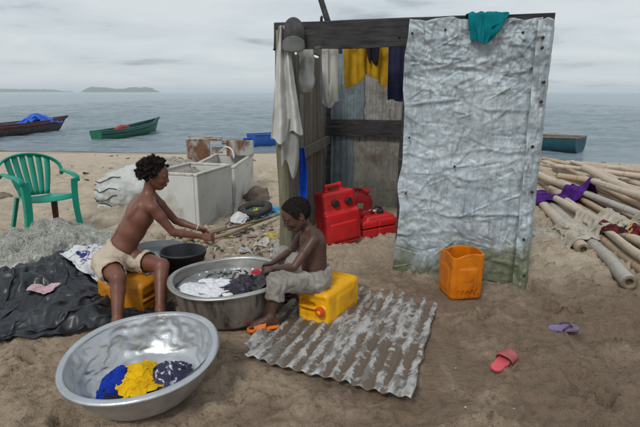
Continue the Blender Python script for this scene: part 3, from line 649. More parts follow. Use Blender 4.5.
# long white drape and grey rag on the corner post
def drape():
    a = P(281, 27, 4.2); nu, nv = 22, 56; u, v_ = np.meshgrid(np.linspace(-1, 1, nu), np.linspace(0, 1, nv), indexing='ij')
    L_ = P(285, 27, 4.2)[2] - P(285, 143, 4.2)[2]
    cx = a[0] + (.012 + (P(286, 130, 4.2)[0] - a[0]) * v_ ** .8); wd = .022 + .115 * v_ ** .75
    hemz = L_ * (1 - .12 * (u * .5 + .5) - .04 * np.sin(u * 5)) * v_
    x = cx + u * wd * (1 - .1 * np.sin(v_ * 3)) ; y = a[1] - .075 + (.028 + .02 * v_) * np.sin(u * 6.5 + 1.5 * v_ + .6 * np.sin(v_ * 5)) + .012 * fbm(u * 2, v_ * 7, None, 5, 3) - .04 * v_
    A = np.stack([x, y, a[2] - hemz], -1)
    o = world_mk('hanging_drape', A.reshape(-1, 3), gridF(nu, nv), M_white); solid(o, .004); mod(o, 'SUBSURF', levels=1, render_levels=1)
    tag(o, 'long dingy white cloth draped from the shack corner post', 'cloth')
    b_ = P(291, 118, 4.17); nu, nv = 14, 30; u, v_ = np.meshgrid(np.linspace(-1, 1, nu), np.linspace(0, 1, nv), indexing='ij')
    x = b_[0] + u * (.045 + .03 * np.sin(v_ * 2.5)) - .015 * v_; y = b_[1] - .05 + .02 * np.sin(u * 5 + 3 * v_); z = b_[2] - v_ * (.42 + .08 * np.sin(u * 3))
    o = world_mk('hanging_rag', np.stack([x, y, z], -1).reshape(-1, 3), gridF(nu, nv), M_greyrag); solid(o, .004); mod(o, 'SUBSURF', levels=1, render_levels=1)
    tag(o, 'torn grey rag below the long white drape on the corner post', 'rag')
    c = P(302, 147, 4.33); nu, nv = 10, 40; u, v_ = np.meshgrid(np.linspace(-1, 1, nu), np.linspace(0, 1, nv), indexing='ij')
    x = c[0] + u * (.018 + .02 * np.sin(v_ * 3)) + .012 * np.sin(v_ * 4); y = c[1] - .06 + .014 * np.sin(u * 4 + 2 * v_); z = c[2] - v_ * .70
    o = world_mk('hanging_strip', np.stack([x, y, z], -1).reshape(-1, 3), gridF(nu, nv), M_blue); solid(o, .004); mod(o, 'SUBSURF', levels=1, render_levels=1)
    tag(o, 'narrow bright blue cloth hanging down the shack corner post', 'cloth')
drape()
def cap():
    s = SDF((-.12, -.16, -.24), (.12, .1, .1), .006)
    s.ell((0, 0, -.03), (.088, .07, .125), k=.01)
    s.ell((0, .02, -.03), (.082, .07, .115), k=.004, op='sub').half((0, 0, -.085), (0, .25, -1))
    V, F = s.mesh(); c = P(294, 31, 4.2); c[1] -= .065
    r = root('cap', 'dark cap hung on the end of the shack top beam', 'cap', c)
    mk('crown', V, F, mat('cap_cloth', (.045, .045, .048), (.09, .09, .09), sc=14, rough=.95, bump=.4, bsc=120), r)
    nu, nv = 18, 10; u, v_ = np.meshgrid(np.linspace(-1, 1, nu), np.linspace(0, 1, nv), indexing='ij')
    x = u * (.086 + .012 * v_) * (1 - .10 * v_ ** 2); z = -.085 + .035 * (1 - u ** 2) * (1 - v_) - v_ * .088 * np.sqrt(np.clip(1 - .45 * u ** 2, 0, 1)); y_ = -.068 * np.sqrt(np.clip(1 - u ** 2 * .8, 0, 1)) - .015 * v_
    solid(mk('brim', np.stack([x, y_, z], -1).reshape(-1, 3), gridF(nu, nv), mat('cap_brim', (.10, .105, .10), (.15, .155, .145), sc=12, rough=.9), r), .004)
cap()
def teal():
    c = sh(1.56, -.03, 2.10); nu, nv = 26, 26; A = np.zeros((nu, nv, 3))
    for i in range(nu):
        for j in range(nv):
            u, v_ = i / (nu - 1) - .5, j / (nv - 1) - .5
            A[i, j] = c + SH_M @ np.array([u * .27 + .02 * math.sin(j), v_ * .22 - .085, .07 + .02 * math.sin(i * 1.3) + .015 * math.sin(j * 1.1)])
    def col(p, q):
        l = (p - np.array([SHACK_A[0], SHACK_A[1], 0])) @ SH_M; y_, z_ = l[..., 1] + .055, l[..., 2] - 2.045
        # rounded block: beam and sheet edge
        dy_, dz_ = y_ , z_; hy, hz = .080, .06
        inside = (np.abs(dy_) < hy) & (dz_ < hz) & (dz_ > -.6)
        top_ = inside & (dz_ > hz - .035); fr_ = inside & ~top_
        l[..., 2] = np.where(top_, 2.045 + hz, l[..., 2]); l[..., 1] = np.where(fr_, np.where(dy_ < 0, -hy - .055, hy - .055), l[..., 1])
        q2 = (q - np.array([SHACK_A[0], SHACK_A[1], 0])) @ SH_M; l[..., 0] = np.where(inside, q2[..., 0], l[..., 0]); l[..., 1] = np.where(top_, q2[..., 1] * .8 + l[..., 1] * .2, l[..., 1])
        p[...] = l @ SH_M.T + np.array([SHACK_A[0], SHACK_A[1], 0])
    p = cloth(A, .36 / 25, .34 / 25, col, steps=70, bend=.15)
    o = world_mk('teal_cloth', p.reshape(-1, 3), gridF(nu, nv), M_teal); solid(o, .004); mod(o, 'SUBSURF', levels=1, render_levels=1)
    tag(o, 'crumpled teal cloth thrown over the top of the big zinc sheet', 'cloth')
teal()

# ------------------------------------------------------------------ basins, cans and the rest of the washing place
def zoff(x, y): return float(T(x, y))
def rot3(ax, a): return np.array(Matrix.Rotation(a, 3, ax))
def alu(name, bright, dark, stain, rough=.34, bump=.35):
    m = mat(name, bright, dark, sc=5, rough=rough, metal=.85, bump=bump, bsc=9, c3=stain, sc3=7, lo3=.58, hi3=.78, lo=.3, hi=.7); return m
M_alu_new = alu('bright_aluminium', (.62, .64, .66), (.48, .50, .52), (.36, .37, .37), .40, .7)
M_alu_old = alu('dull_aluminium', (.55, .545, .53), (.38, .37, .35), (.17, .15, .13), .45, .3)
def basin(name, c, tilt, R_, base, H, m_in, m_out, label, seed, wavy=0.0):
    r = root(name, label, 'basin', c, rot=tilt)
    n = 150; th = np.arange(n) * 2 * math.pi / n
    def wall(off, k0=0):
        prof = []
        for i in range(26):
            t = i / 25; rr = base + (R_ - base) * t ** .62; prof.append((rr + off, .012 + (H - .012) * t ** 1.25))
        return prof
    def build(prof, amp, sd):
        V = []
        for i, (rr, z) in enumerate(prof):
            fx_, fy_ = rr * np.cos(th), rr * np.sin(th); d = amp * (fbm(fx_ * 7, fy_ * 7, np.full(n, z * 7), sd, 2) + 1.0 * (np.abs(vnoise(fx_ * 20, fy_ * 20, np.full(n, z * 30), sd + 5)) - .4)) * min(1, max(0, (rr - .02) / .1)) * (1 - sstep(.86, .97, z / H))
            oval = 1 + .015 * np.sin(2 * th + 1); V.append(np.stack([(rr * oval + d) * np.cos(th), (rr * oval + d) * np.sin(th), z + .4 * d + .006 * np.sin(3 * th + sd) * (z / H)], 1))
        V = np.concatenate(V); k = len(prof)
        return V, [(i * n + j, i * n + (j + 1) % n, (i + 1) * n + (j + 1) % n, (i + 1) * n + j) for i in range(k - 1) for j in range(n)]
    inner = [(.002, .010), (base * .4, .009), (base * .75, .011), (base * .93, .014)] + wall(-.004)[1:]
    V, F = build(inner, wavy, seed); mk('bowl', V, [f for f in F], m_in, r)
    outer = [(.002, -.002), (base * .9, -.002)] + wall(.0035)
    V, F = build(outer, wavy * .3, seed); mk('outer_shell', V, [f[::-1] for f in F], m_out, r)
    rim = []
    for k in range(13):
        a = -math.pi * .5 + k * math.pi * 2 / 12; rim.append((R_ + .004 + .0 + .013 * math.cos(a) + .008, H + .003 + .009 * math.sin(a)))
    rim = [(R_ - .008, H - .004), (R_ - .006, H + .006), (R_ + .002, H + .010), (R_ + .02, H + .009), (R_ + .030, H + .004), (R_ + .032, H - .004), (R_ + .027, H - .010), (R_ + .020, H - .008), (R_ + .004, H - .006)]
    V, F = build(rim, .003, seed + 3); mk('rim', V, [f[::-1] for f in F], m_in, r)
    def hf(x, y):                       # inside of the bowl as a height field (tilt included)
        Mi = np.array(r.rotation_euler.to_matrix()); d_x, d_y = np.asarray(x) - c[0], np.asarray(y) - c[1]
        lx, ly = d_x / Mi[0, 0], d_y / Mi[1, 1]; rr = np.sqrt(lx ** 2 + ly ** 2)
        t = np.clip((rr - base) / (R_ - base), 0, 1.0) ** (1 / .62); z = .016 + (H - .012) * t ** 1.25
        return c[2] + Mi[2, 0] * lx + Mi[2, 1] * ly + Mi[2, 2] * z
    return r, hf
b1c = (-.905, 2.34, zoff(-.905, 2.34) + .038)
basin1, hf1 = basin('washing_basin', b1c, (R(7.5), R(-3), 0), .360, .25, .205, M_alu_new, M_alu_new, 'empty shiny aluminium basin holding a yellow cloth', 3, wavy=.017)
b2c = (-.635, 3.29, zoff(-.635, 3.29) + .008)
basin2, hf2 = basin('washing_basin', b2c, (R(1.0), R(-1.0), 0), .375, .30, .265, M_alu_old, mat('sooty_aluminium', (.40, .37, .33), (.22, .19, .16), sc=4, rough=.5, metal=.7, stretch=(3, 3, .6), c3=(.045, .035, .028), sc3=4, lo3=.5, hi3=.66), 'sooty aluminium basin full of soapy water and dark laundry', 8, wavy=.004)
# soapy water, suds and laundry
wz = b2c[2] + .20
V = [(0, 0, 0)]; n = 48; rr = .360
water = MB().lathe([(.001, 0), (.12, 0), (.24, 0), (rr, 0)], n).obj('wash_water', mat('grey_wash_water', (.17, .18, .19), (.26, .27, .28), sc=8, rough=.12), loc=(b2c[0], b2c[1], wz))
tag(water, 'grey soapy water filling the sooty aluminium basin', 'water')
def suds():
    s = SDF((-.40, -.40, -.03), (.40, .40, .09), .006)
    rg = np.random.default_rng(5)
    for k in range(170):
        a = rg.uniform(0, 6.28); q = rg.uniform(0, 1) ** .5; cx, cy = -.13 + .21 * q * math.cos(a), -.10 + .19 * q * math.sin(a)
        if cx * cx + cy * cy > .33 ** 2: continue
        s.ell((cx, cy, .002), (rg.uniform(.010, .032), rg.uniform(.010, .028), rg.uniform(.005, .013)), k=.016)
    for k in range(40):
        a = rg.uniform(0, 6.28); q = rg.uniform(.3, .33); s.ell((q * math.cos(a), q * math.sin(a), .001), (rg.uniform(.006, .018), rg.uniform(.006, .018), rg.uniform(.006, .012)), k=.01)
    s.rough(lambda x, y, z: .004 * fbm(x * 60, y * 60, z * 60, 4, 2))
    V, F = s.mesh(); mk('soap_suds', V, F, mat('white_suds', (.80, .81, .83), (.65, .67, .70), sc=25, rough=.5, bump=.5, bsc=90), water)
suds()
M_darkp = mat('dark_purple_print', (.014, .012, .018), (.06, .045, .085), sc=22, rough=.75, lo=.48, hi=.6, bump=.3, bsc=160, c3=(.20, .18, .27), sc3=34, lo3=.63, hi3=.68)
M_wetdark = mat('wet_black_cloth', (.010, .010, .012), (.03, .028, .032), sc=12, rough=.5, bump=.2, bsc=150)
M_greenp = mat('dark_green_print', (.02, .025, .018), (.09, .10, .06), sc=26, rough=.7, lo=.5, hi=.6, bump=.3, bsc=150)
M_red = mat('red_print', lin((190, 30, 45)), lin((150, 15, 30)), sc=12, rough=.8, bump=.3, bsc=160, c3=(.75, .72, .72), sc3=22, lo3=.6, hi3=.64)
wsurf = lambda x, y: np.full_like(np.asarray(x, float), wz - .012)
rag('laundry_cloth', (b2c[0] + .17, b2c[1] - .10), (.66, .46), (44, 32), .62, lambda x, y: wsurf(x, y) + .05 * np.exp(-((np.asarray(x) - b2c[0] - .15) ** 2 / .03 + (np.asarray(y) - b2c[1] + .08) ** 2 / .012)), M_darkp, 'dark purple printed cloth bunched in the soapy water', 'laundry', drop=.06, seed=3, rz=.2, amp=.05)
rag('laundry_cloth', (b2c[0] + .20, b2c[1] - .01), (.62, .44), (42, 32), .55, lambda x, y: wsurf(x, y) + .02 + .125 * np.exp(-((np.asarray(x) - b2c[0] - .30) ** 2 / .010 + (np.asarray(y) - b2c[1] + .06) ** 2 / .012)), M_wetdark, 'wet black cloth the smaller child is wringing over the basin', 'laundry', drop=.09, seed=9, rz=-.2, amp=.06)
rag('laundry_cloth', (b2c[0] - .05, b2c[1] + .19), (.44, .24), (32, 20), .6, wsurf, M_greenp, 'dark green speckled cloth along the back of the soapy basin', 'laundry', drop=.06, seed=14, rz=.1, amp=.05)
rag('laundry_cloth', (b2c[0] + .24, b2c[1] + .13), (.22, .16), (22, 18), .66, lambda x, y: wsurf(x, y) + .055, M_red, 'small red printed cloth on top of the dark laundry', 'laundry', drop=.05, seed=17, amp=.04)
# clothes in the shiny basin
M_yel2 = fabric('bright_yellow_cloth', lin((236, 190, 20)), lin((205, 158, 10)))
M_pat = mat('navy_white_print', (.022, .022, .055), (.045, .04, .10), sc=14, rough=.85, bump=.3, bsc=160, c3=(.55, .55, .60), sc3=26, lo3=.56, hi3=.59)
M_dkb = fabric('near_black_cloth', (.02, .017, .03), (.035, .028, .045))
M_blu2 = fabric('royal_blue_cloth', lin((25, 60, 170)), lin((16, 40, 130)))
cx, cy = b1c[0], b1c[1]
def dome(f, c_, r_, h_): return lambda x, y: f(x, y) + h_ * np.exp(-((np.asarray(x) - c_[0]) ** 2 + (np.asarray(y) - c_[1]) ** 2) / r_ ** 2)
def h_on(f, d): return lambda x, y: f(x, y) + d
rag('laundry_cloth', (cx - .105, cy - .02), (.42, .42), (40, 40), .42, dome(hf1, (cx - .11, cy), .07, .06), M_dkb, 'dark cloth under the yellow cloth in the shiny basin', 'laundry', drop=.05, seed=22, amp=.06)
rag('laundry_cloth', (cx - .155, cy - .02), (.26, .26), (30, 30), .38, dome(hf1, (cx - .14, cy), .07, .085), M_blu2, 'royal blue cloth at the edge of the pile in the shiny basin', 'laundry', drop=.04, seed=25, amp=.05)
rag('laundry_cloth', (cx - .045, cy - .015), (.40, .48), (46, 50), .46, dome(h_on(hf1, .03), (cx - .045, cy), .06, .07), M_yel2, 'bright yellow cloth crumpled in the shiny basin', 'laundry', drop=.05, seed=33, rz=.6, amp=.09)
rag('laundry_cloth', (cx + .10, cy + .005), (.56, .56), (52, 52), .36, dome(hf1, (cx + .10, cy + .01), .075, .10), M_pat, 'navy and white printed cloth bundled in the shiny basin', 'laundry', drop=.05, seed=37, amp=.08)

# --- jerrycans
def can_body(w, d, h, res=.007, slot=True):
    s = SDF((-w, -d, -.02), (w, d, h + .08), res)
    s.box((0, 0, h / 2), (w / 2, d / 2, h / 2), .038, k=.001)
    s.box((0, 0, h * .46), (w / 2 + .006, d / 2 - .05, h * .27), .02, k=.02).box((0, 0, h * .46), (w / 2 - .05, d / 2 + .006, h * .27), .02, k=.02)
    # moulded grip: two hollows beside a bar over the top
    s.box((-.045, .0, h), (w * .24, d * .13, .05), .018, k=.014, op='sub'); s.box((0, 0, h + .004), (w * .40, d * .32, .012), .01, k=.016, op='sub')
    s.cone((-.105, 0, h - .012), (.01, 0, h - .012), .013, .013, k=.008)
    s.cone((w * .30, 0, h - .03), (w * .30, 0, h + .012), .030, .028, k=.012)
    for z in (.10, h * .46, h - .12): s.box((0, 0, z), (w, d, .004), .003, k=.012, op='sub') if False else None
    s.rough(lambda x, y, z: .0022 * fbm(x * 11, y * 11, z * 11, 5, 3)); return s.mesh()
def can_cap(p, r, m, ax=(0, 0, 1), rad=.032, h=.03):
    mb = MB(); n = 24; th = np.arange(n) * 2 * math.pi / n; M = np.array(Vector((0, 0, 1)).rotation_difference(Vector(ax)).to_matrix())
    prof = [(.001, h), (rad * .8, h), (rad * .97, h * .88), (rad, h * .5), (rad, 0)]; V = []
    for i, (q, z) in enumerate(prof):
        k = q * (1 + (.05 if i > 1 else 0) * ((np.arange(n) % 2) * 2 - 1)); V.append(np.stack([k * np.cos(th), k * np.sin(th), np.full(n, z)], 1))
    V = np.concatenate(V) @ M.T + np.array(p); F = [(i * n + j, (i + 1) * n + j, (i + 1) * n + (j + 1) % n, i * n + (j + 1) % n) for i in range(len(prof) - 1) for j in range(n)]
    return mk('screw_cap', V, F, m, r, smooth=False)
def plastic(name, c, c2, dirt, rough=.42, sub=0.): return mat(name, c, c2, sc=4, rough=rough, c3=dirt, sc3=10, lo3=.52, hi3=.74, bump=.12, bsc=40, spec=.45, coat=0.0)
M_canY = plastic('yellow_plastic', lin((240, 178, 4)), lin((225, 158, 0)), lin((180, 125, 20)))
M_canO = plastic('amber_plastic', lin((205, 138, 30)), lin((188, 118, 20)), lin((140, 95, 40)))
M_capO = plastic('orange_cap', lin((214, 70, 20)), lin((200, 60, 20)), lin((150, 50, 30)))
def lying_can(label, corner, dirv, w, d, h, m, cap_m, seed, sink=.012):
    """jerrycan on its side: top end at the corner side, body running along dirv"""
    ang = math.atan2(dirv[1], dirv[0]); V, F = can_body(w, d, h)
    # local z (height) -> minus dirv, local x -> sideways, local y -> up
    zc = np.array([-math.cos(ang), -math.sin(ang), 0]); yc = np.array([0, 0, 1.]); xc = np.cross(yc, zc); M = np.stack([xc, yc, zc], 1)
    c = np.array([corner[0], corner[1], 0]) + np.array([math.cos(ang), math.sin(ang), 0]) * h
    c[2] = zoff(*(c[:2] - np.array([math.cos(ang), math.sin(ang)]) * h / 2)) + d / 2 - sink
    r = root('jerrycan', label, 'jerrycan', (c[0], c[1], c[2] - d / 2)); off = np.array([0, 0, d / 2])
    mk('body', V @ M.T + off, F, m, r)
    can_cap(M @ np.array([w * .30, 0, h + .006]) + off, r, cap_m, tuple(zc)); return r
mid_ = (G(298, 322) + G(328, 332)) / 2; dv = G(363, 305) - G(328, 332)
lying_can('bright yellow jerrycan under the smaller child', mid_[:2] + np.array([-.005, .01]), dv[:2], .25, .245, .46, M_canY, M_capO, 1)
lying_can('dull amber jerrycan under the child with knotted hair', (-1.20, 3.40), (-.93, .36), .27, .26, .42, M_canO, M_canO, 2)
# cut-open orange can
def cut_can():
    w, d, h = .255, .27, .37; s = SDF((-.2, -.2, -.02), (.2, .2, h + .06), .005)
    s.box((0, 0, h / 2 + .05), (w / 2, d / 2, h / 2 + .05), .034, k=.001).box((0, 0, h * .42), (w / 2 - .055, d / 2 + .006, h * .26), .015, k=.015).box((0, 0, h * .42), (w / 2 + .005, d / 2 - .055, h * .26), .015, k=.015)
    s.box((0, 0, h / 2 + .09), (w / 2 - .013, d / 2 - .013, h / 2 + .075), .03, k=.001, op='sub')
    for k in range(5): s.box((-.07 + k * .035, -d / 2 - .004, .045), (.008, .009, .034), .004, k=.004, op='sub')
    x, y, z = s.ax[0][:, None, None], s.ax[1][None, :, None], s.ax[2][None, None, :]
    edge = h - .02 + .016 * np.sin(x * 16 + 1.0) + .014 * np.sin(y * 17 + 2)
    s.d = np.maximum(s.d, (z - edge).astype(np.float32)); s.rough(lambda x, y, z: .0018 * fbm(x * 12, y * 12, z * 12, 5, 3))
    V, F = s.mesh(0)
    m = plastic('orange_plastic', lin((212, 120, 8)), lin((190, 98, 5)), lin((135, 78, 20)), .38)
    c = G(463, 303); c = c + np.array([0, .12, 0]); c[2] = zoff(c[0], c[1]) - .008
    tag(mk('cut_jerrycan', V, F, m, loc=tuple(c), rot=(0, 0, R(9))), 'orange plastic container with its top cut off beside the zinc sheet', 'container')
cut_can()
# --- red fuel cans in the doorway
M_redp = plastic('red_plastic', lin((212, 38, 40)), lin((190, 26, 30)), lin((150, 50, 48)), .40)
M_redd = plastic('dusty_red_plastic', lin((165, 28, 32)), lin((140, 22, 26)), lin((120, 45, 40)), .5)
M_blkp = mat('black_plastic', (.012, .012, .013), (.03, .03, .03), sc=10, rough=.4)
def big_red():
    w, d, h = .37, .27, .50; s = SDF((-.25, -.22, -.02), (.25, .22, .62), .007)
    s.box((0, 0, .17), (w / 2, d / 2, .17), .03, k=.001)
    Mt = rot3('X', R(-9)); s.box((0, .028, .385), (w / 2 - .010, d / 2 - .022, .12), .035, M=Mt, k=.015)
    s.box((0, -.13, .335), (w / 2 + .01, .03, .005), .004, k=.010, op='sub')
    s.box((0, -d / 2 - .002, .14), (w / 2 - .05, .008, .085), .006, k=.006); s.box((0, -.06, .028), (w, .2, .004), .003, k=.008, op='sub')
    s.chain([(-.085, .04, .49), (-.08, .04, .555), (.07, .04, .555), (.08, .04, .49)], [.024, .02, .02, .024], .012)
    s.rough(lambda x, y, z: .002 * fbm(x * 11, y * 11, z * 11, 9, 3)); V, F = s.mesh()
    c = np.array([.195, 4.76, 0]); c[2] = zoff(c[0], c[1]) - .015
    r = root('fuel_can', 'tall red plastic fuel can with two black caps in the doorway', 'fuel can', c, rot=(R(2), R(-7), R(24)))
    mk('body', V, F, M_redp, r); nrm = Mt @ np.array([0, -1, 0])
    for x in (-.055, .085): can_cap(np.array([x, -.088, .415]), r, M_blkp, tuple(nrm), .036, .034)
big_red()
def back_red():
    s = SDF((-.22, -.18, -.02), (.22, .18, .42), .007)
    s.box((0, 0, .14), (.15, .11, .14), .05, k=.001).box((.0, 0, .27), (.11, .085, .06), .045, k=.05).cone((.05, -.02, .30), (.05, -.04, .35), .035, .032, .01)
    s.chain([(-.09, 0, .29), (-.06, 0, .36), (.0, 0, .36), (.03, 0, .31)], [.018, .016, .016, .018], .012); V, F = s.mesh()
    c = P(354, 212, 5.45); c[2] = zoff(c[0], c[1]) - .01
    r = root('fuel_can', 'round-shouldered dull red fuel can behind the tall red can', 'fuel can', c, rot=(R(4), R(10), R(20)))
    mk('body', V, F, M_redd, r); can_cap(np.array([.05, -.042, .35]), r, M_redp, (0, -.35, 1), .04, .03)
    MB().box((-.02, -.112, .2), (.08, .006, .06)).obj('sticker', mat('faded_label', (.20, .18, .12), (.35, .32, .25), sc=30, rough=.8), r, smooth=False)
back_red()
def low_red():
    s = SDF((-.28, -.2, -.02), (.28, .2, .34), .007)
    s.box((0, 0, .09), (.21, .13, .09), .035, k=.001).box((.02, 0, .19), (.15, .10, .022), .02, k=.03).box((-.02, -.13, .09), (.006, .012, .2), .004, k=.008, op='sub').box((.0, 0, .10), (.25, .2, .005), .004, k=.01, op='sub')
    V, F = s.mesh(); c = P(375, 226, 4.98); c[2] = zoff(c[0], c[1]) + .0
    r = root('fuel_tank', 'low red boat fuel tank with a black filler cap beside the tall can', 'fuel tank', c, rot=(0, R(-4), R(22)))
    mk('body', V, F, M_redp, r); can_cap(np.array([.07, .0, .212]), r, M_blkp, (0, -.1, 1), .035, .035)
    MB().tube([(-.02, .02, .20), (-.01, .03, .25), (.05, .04, .275), (.1, .05, .25), (.13, .07, .23)], .011, 8).obj('hose_fitting', M_blkp, r)
    MB().tube([(-.14, 0, .19), (-.12, 0, .245), (-.02, 0, .245), (0, 0, .20)], .014, 8).obj('handle', M_redd, r)
low_red()
M_pbag = mat('white_plastic_film', (.72, .72, .74), (.55, .55, .58), sc=8, rough=.35, bump=.2, bsc=50)
c = P(374, 212, 5.35)
rag('plastic_bag', (c[0], c[1]), (.45, .36), (34, 28), .62, lambda x, y: T(x, y) + .17 * np.exp(-((np.asarray(x) - c[0]) ** 2 + (np.asarray(y) - c[1]) ** 2) / .02), M_pbag, 'crumpled white plastic bag behind the red fuel tank', 'plastic bag', drop=.08, seed=41, amp=.08)

# --- corrugated sheet lying on the sand
M_floorzinc = mat('muddy_zinc', (.20, .19, .175), (.50, .495, .485), sc=16, rough=.6, metal=.2, bump=.5, bsc=60, stretch=(1.6, .5, 1), lo=.42, hi=.58)
def floor_zinc_mat():
    m = M_floorzinc; t = m.node_tree; n = t.nodes; l = t.links.new; b = n['Principled BSDF']; co = n.new('ShaderNodeTexCoord'); sp = n.new('ShaderNodeSeparateXYZ'); l(co.outputs['Object'], sp.inputs[0])
    q = n.new('ShaderNodeTexNoise'); q.inputs['Scale'].default_value = 17; q.inputs['Detail'].default_value = 8; q.inputs['Roughness'].default_value = .78; l(co.outputs['Object'], q.inputs[0])
    a = n.new('ShaderNodeMath'); a.operation = 'MULTIPLY_ADD'; a.inputs[1].default_value = .085; l(q.outputs[0], a.inputs[0]); l(sp.outputs[2], a.inputs[2])
    r = n.new('ShaderNodeMapRange'); r.inputs[1].default_value = .0650; r.inputs[2].default_value = .0685; r.inputs[3].default_value = 1; r.inputs[4].default_value = 0; l(a.outputs[0], r.inputs[0])
    old = b.inputs['Base Color'].links[0].from_socket; x = n.new('ShaderNodeMix'); x.data_type = 'RGBA'; l(r.outputs[0], x.inputs[0]); l(old, x.inputs[6]); x.inputs[7].default_value = (.135, .10, .072, 1); l(x.outputs[2], b.inputs['Base Color'])
    r2 = n.new('ShaderNodeMapRange'); r2.inputs[3].default_value = .25; r2.inputs[4].default_value = 0; l(r.outputs[0], r2.inputs[0]); l(r2.outputs[0], b.inputs['Metallic'])
floor_zinc_mat()
def ground_sheet():
    A0, B0, C0 = G(237, 361), G(410, 406), G(428, 301); ex = (B0 - A0)[:2]; W_ = np.linalg.norm(ex); ex /= W_; ey = np.array([-ex[1], ex[0]]); L_ = 1.32
    nx, ny = 200, 60; u, v_ = np.meshgrid(np.linspace(0, 1, nx), np.linspace(0, 1, ny), indexing='ij')
    sk = float(((C0 - B0)[:2] @ ex)) / L_
    px_ = u * W_ + v_ * L_ * sk * .6 + .012 * vnoise(v_ * 12, v_ * 0, None, 4) * (np.abs(u - .5) * 2) ** 8; py_ = v_ * L_ + .016 * vnoise(u * 9, u * 0, None, 7) * (np.abs(v_ - .5) * 2) ** 8
    flat = .55 + .45 * vnoise(u * 3, v_ * 3, None, 12)
    z = .0095 * np.sin(u * 2 * math.pi * 12.5) * (.75 + .25 * flat) + .010 * fbm(u * 4, v_ * 4, None, 9, 3) + .004 * ridge(u * 12, v_ * 10, 3, 2)
    z += .03 * (1 - sstep(0, .07, u)) * (1 - v_) 
    # broken corner away
    A = np.stack([px_, py_, z + .022], -1); F = gridF(nx, ny); ce = A.reshape(-1, 3)[F].mean(1)
    bad = ((ce[:, 0] > W_ * .93) & (ce[:, 1] > L_ * .80) & (np.sin(ce[:, 0] * 60) + np.sin(ce[:, 1] * 50) > .6)) | ((ce[:, 0] < .05) & (ce[:, 1] < .06)); F = F[~bad]
    rz = math.atan2(ex[1], ex[0])
    o = mk('corrugated_sheet', A.reshape(-1, 3), F, M_floorzinc, loc=(A0[0], A0[1], zoff(A0[0] + .4, A0[1] + .4) + .004), rot=(0, 0, rz)); solid(o, .0022)
    tag(o, 'muddy corrugated zinc sheet lying flat on the sand', 'metal sheet')
ground_sheet()

# --- slippers
def slipper(kind, toe, heel, m, m2, label, width=.09, seed=0, parent=None, zz=None, thong=False, name=None):
    toe = np.array(toe[:2]); heel = np.array(heel[:2]); L_ = np.linalg.norm(toe - heel); rz = math.atan2(*(toe - heel)[::-1])
    s = SDF((-.02, -.08, -.01), (L_ + .02, .08, .06), .004)
    s.cone((L_ * .16, 0, .012), (L_ * .45, .003, .010), width * .36, width * .34, .02).cone((L_ * .45, 0, .010), (L_ * .80, .004, .012), width * .34, width * .46, .02)
    s.half((0, 0, .022), (0, 0, 1)).half((0, 0, 0), (0, 0, -1)); V, F = s.mesh()
    if parent is None:
        c = ((toe + heel) / 2); base = (heel[0], heel[1], zoff(*c) + .004 if zz is None else zz); r = root(kind, label, 'sandal', base, rot=(R(3), R(-3), rz))
        mk('sole', V, F, m, r); p = r
    else:
        p = mk(kind, V, F, m, parent, loc=tuple(np.array([heel[0], heel[1], zz]) - wloc(parent)), rot=(0, 0, rz))
    if thong:
        for sg in (-1, 1): MB().tube([(L_ * .80, 0, .02), (L_ * .70, sg * .018, .042), (L_ * .55, sg * width * .36, .036), (L_ * .42, sg * width * .40, .016)], .0055, 6).obj('strap', m2, p)
    else:
        nu, nv = 16, 8; a, b_ = np.meshgrid(np.linspace(0, math.pi, nu), np.linspace(0, 1, nv), indexing='ij')
        x = L_ * (.50 + .30 * b_) - .02 * np.sin(a) * (b_ < .5); y = width * .50 * np.cos(a); z = .008 + .050 * np.sin(a) ** .7 * (1 - .15 * b_)
        solid(mk('strap', np.stack([x, y, z], -1).reshape(-1, 3), gridF(nu, nv), m2, p), .005)
    return p
M_pink = plastic('pink_rubber', lin((214, 92, 100)), lin((200, 78, 88)), lin((150, 90, 85)), .6)
M_lil = plastic('lilac_rubber', lin((130, 112, 150)), lin((112, 96, 132)), lin((100, 88, 95)), .65)
slipper('sandal', G(514, 354), G(493, 371), M_pink, plastic('pink_strap', lin((190, 92, 98)), lin((170, 82, 88)), lin((140, 80, 80)), .6), 'pink slide sandal lying on the sand', .10, 1)
slipper('flip_flop', G(578, 331), G(548, 330), M_lil, plastic('lilac_strap', lin((75, 60, 90)), lin((66, 52, 80)), lin((60, 50, 60)), .6), 'lilac flip-flop with a dark thong lying on the sand', .095, 2, thong=True)

# --- dark bucket
def bucket():
    c = G(172, 292); c = np.array([-1.10, 3.83, 0]); c[2] = zoff(c[0], c[1]) - .01
    r = root('bucket', 'open dark plastic bucket behind the sooty basin', 'bucket', c); m = mat('dark_bucket_plastic', (.022, .024, .030), (.045, .045, .055), sc=7, rough=.42)
    MB().lathe([(.001, .012), (.115, .012), (.125, .02), (.175, .30), (.180, .305), (.186, .300), (.184, .286), (.176, .285), (.128, .0), (.001, .0)][::-1], 40).obj('body', m, r)
    MB().lathe([(.001, .15), (.147, .15)][::-1], 40).obj('water', mat('dark_water', (.03, .022, .02), rough=.08), r)
    a = np.linspace(0, math.pi, 14); MB().tube(np.stack([.184 * np.cos(a), -.08 * np.sin(a) - .0, .29 - .10 * np.sin(a)], 1), .004, 6).obj('handle', M_iron, r)
bucket()

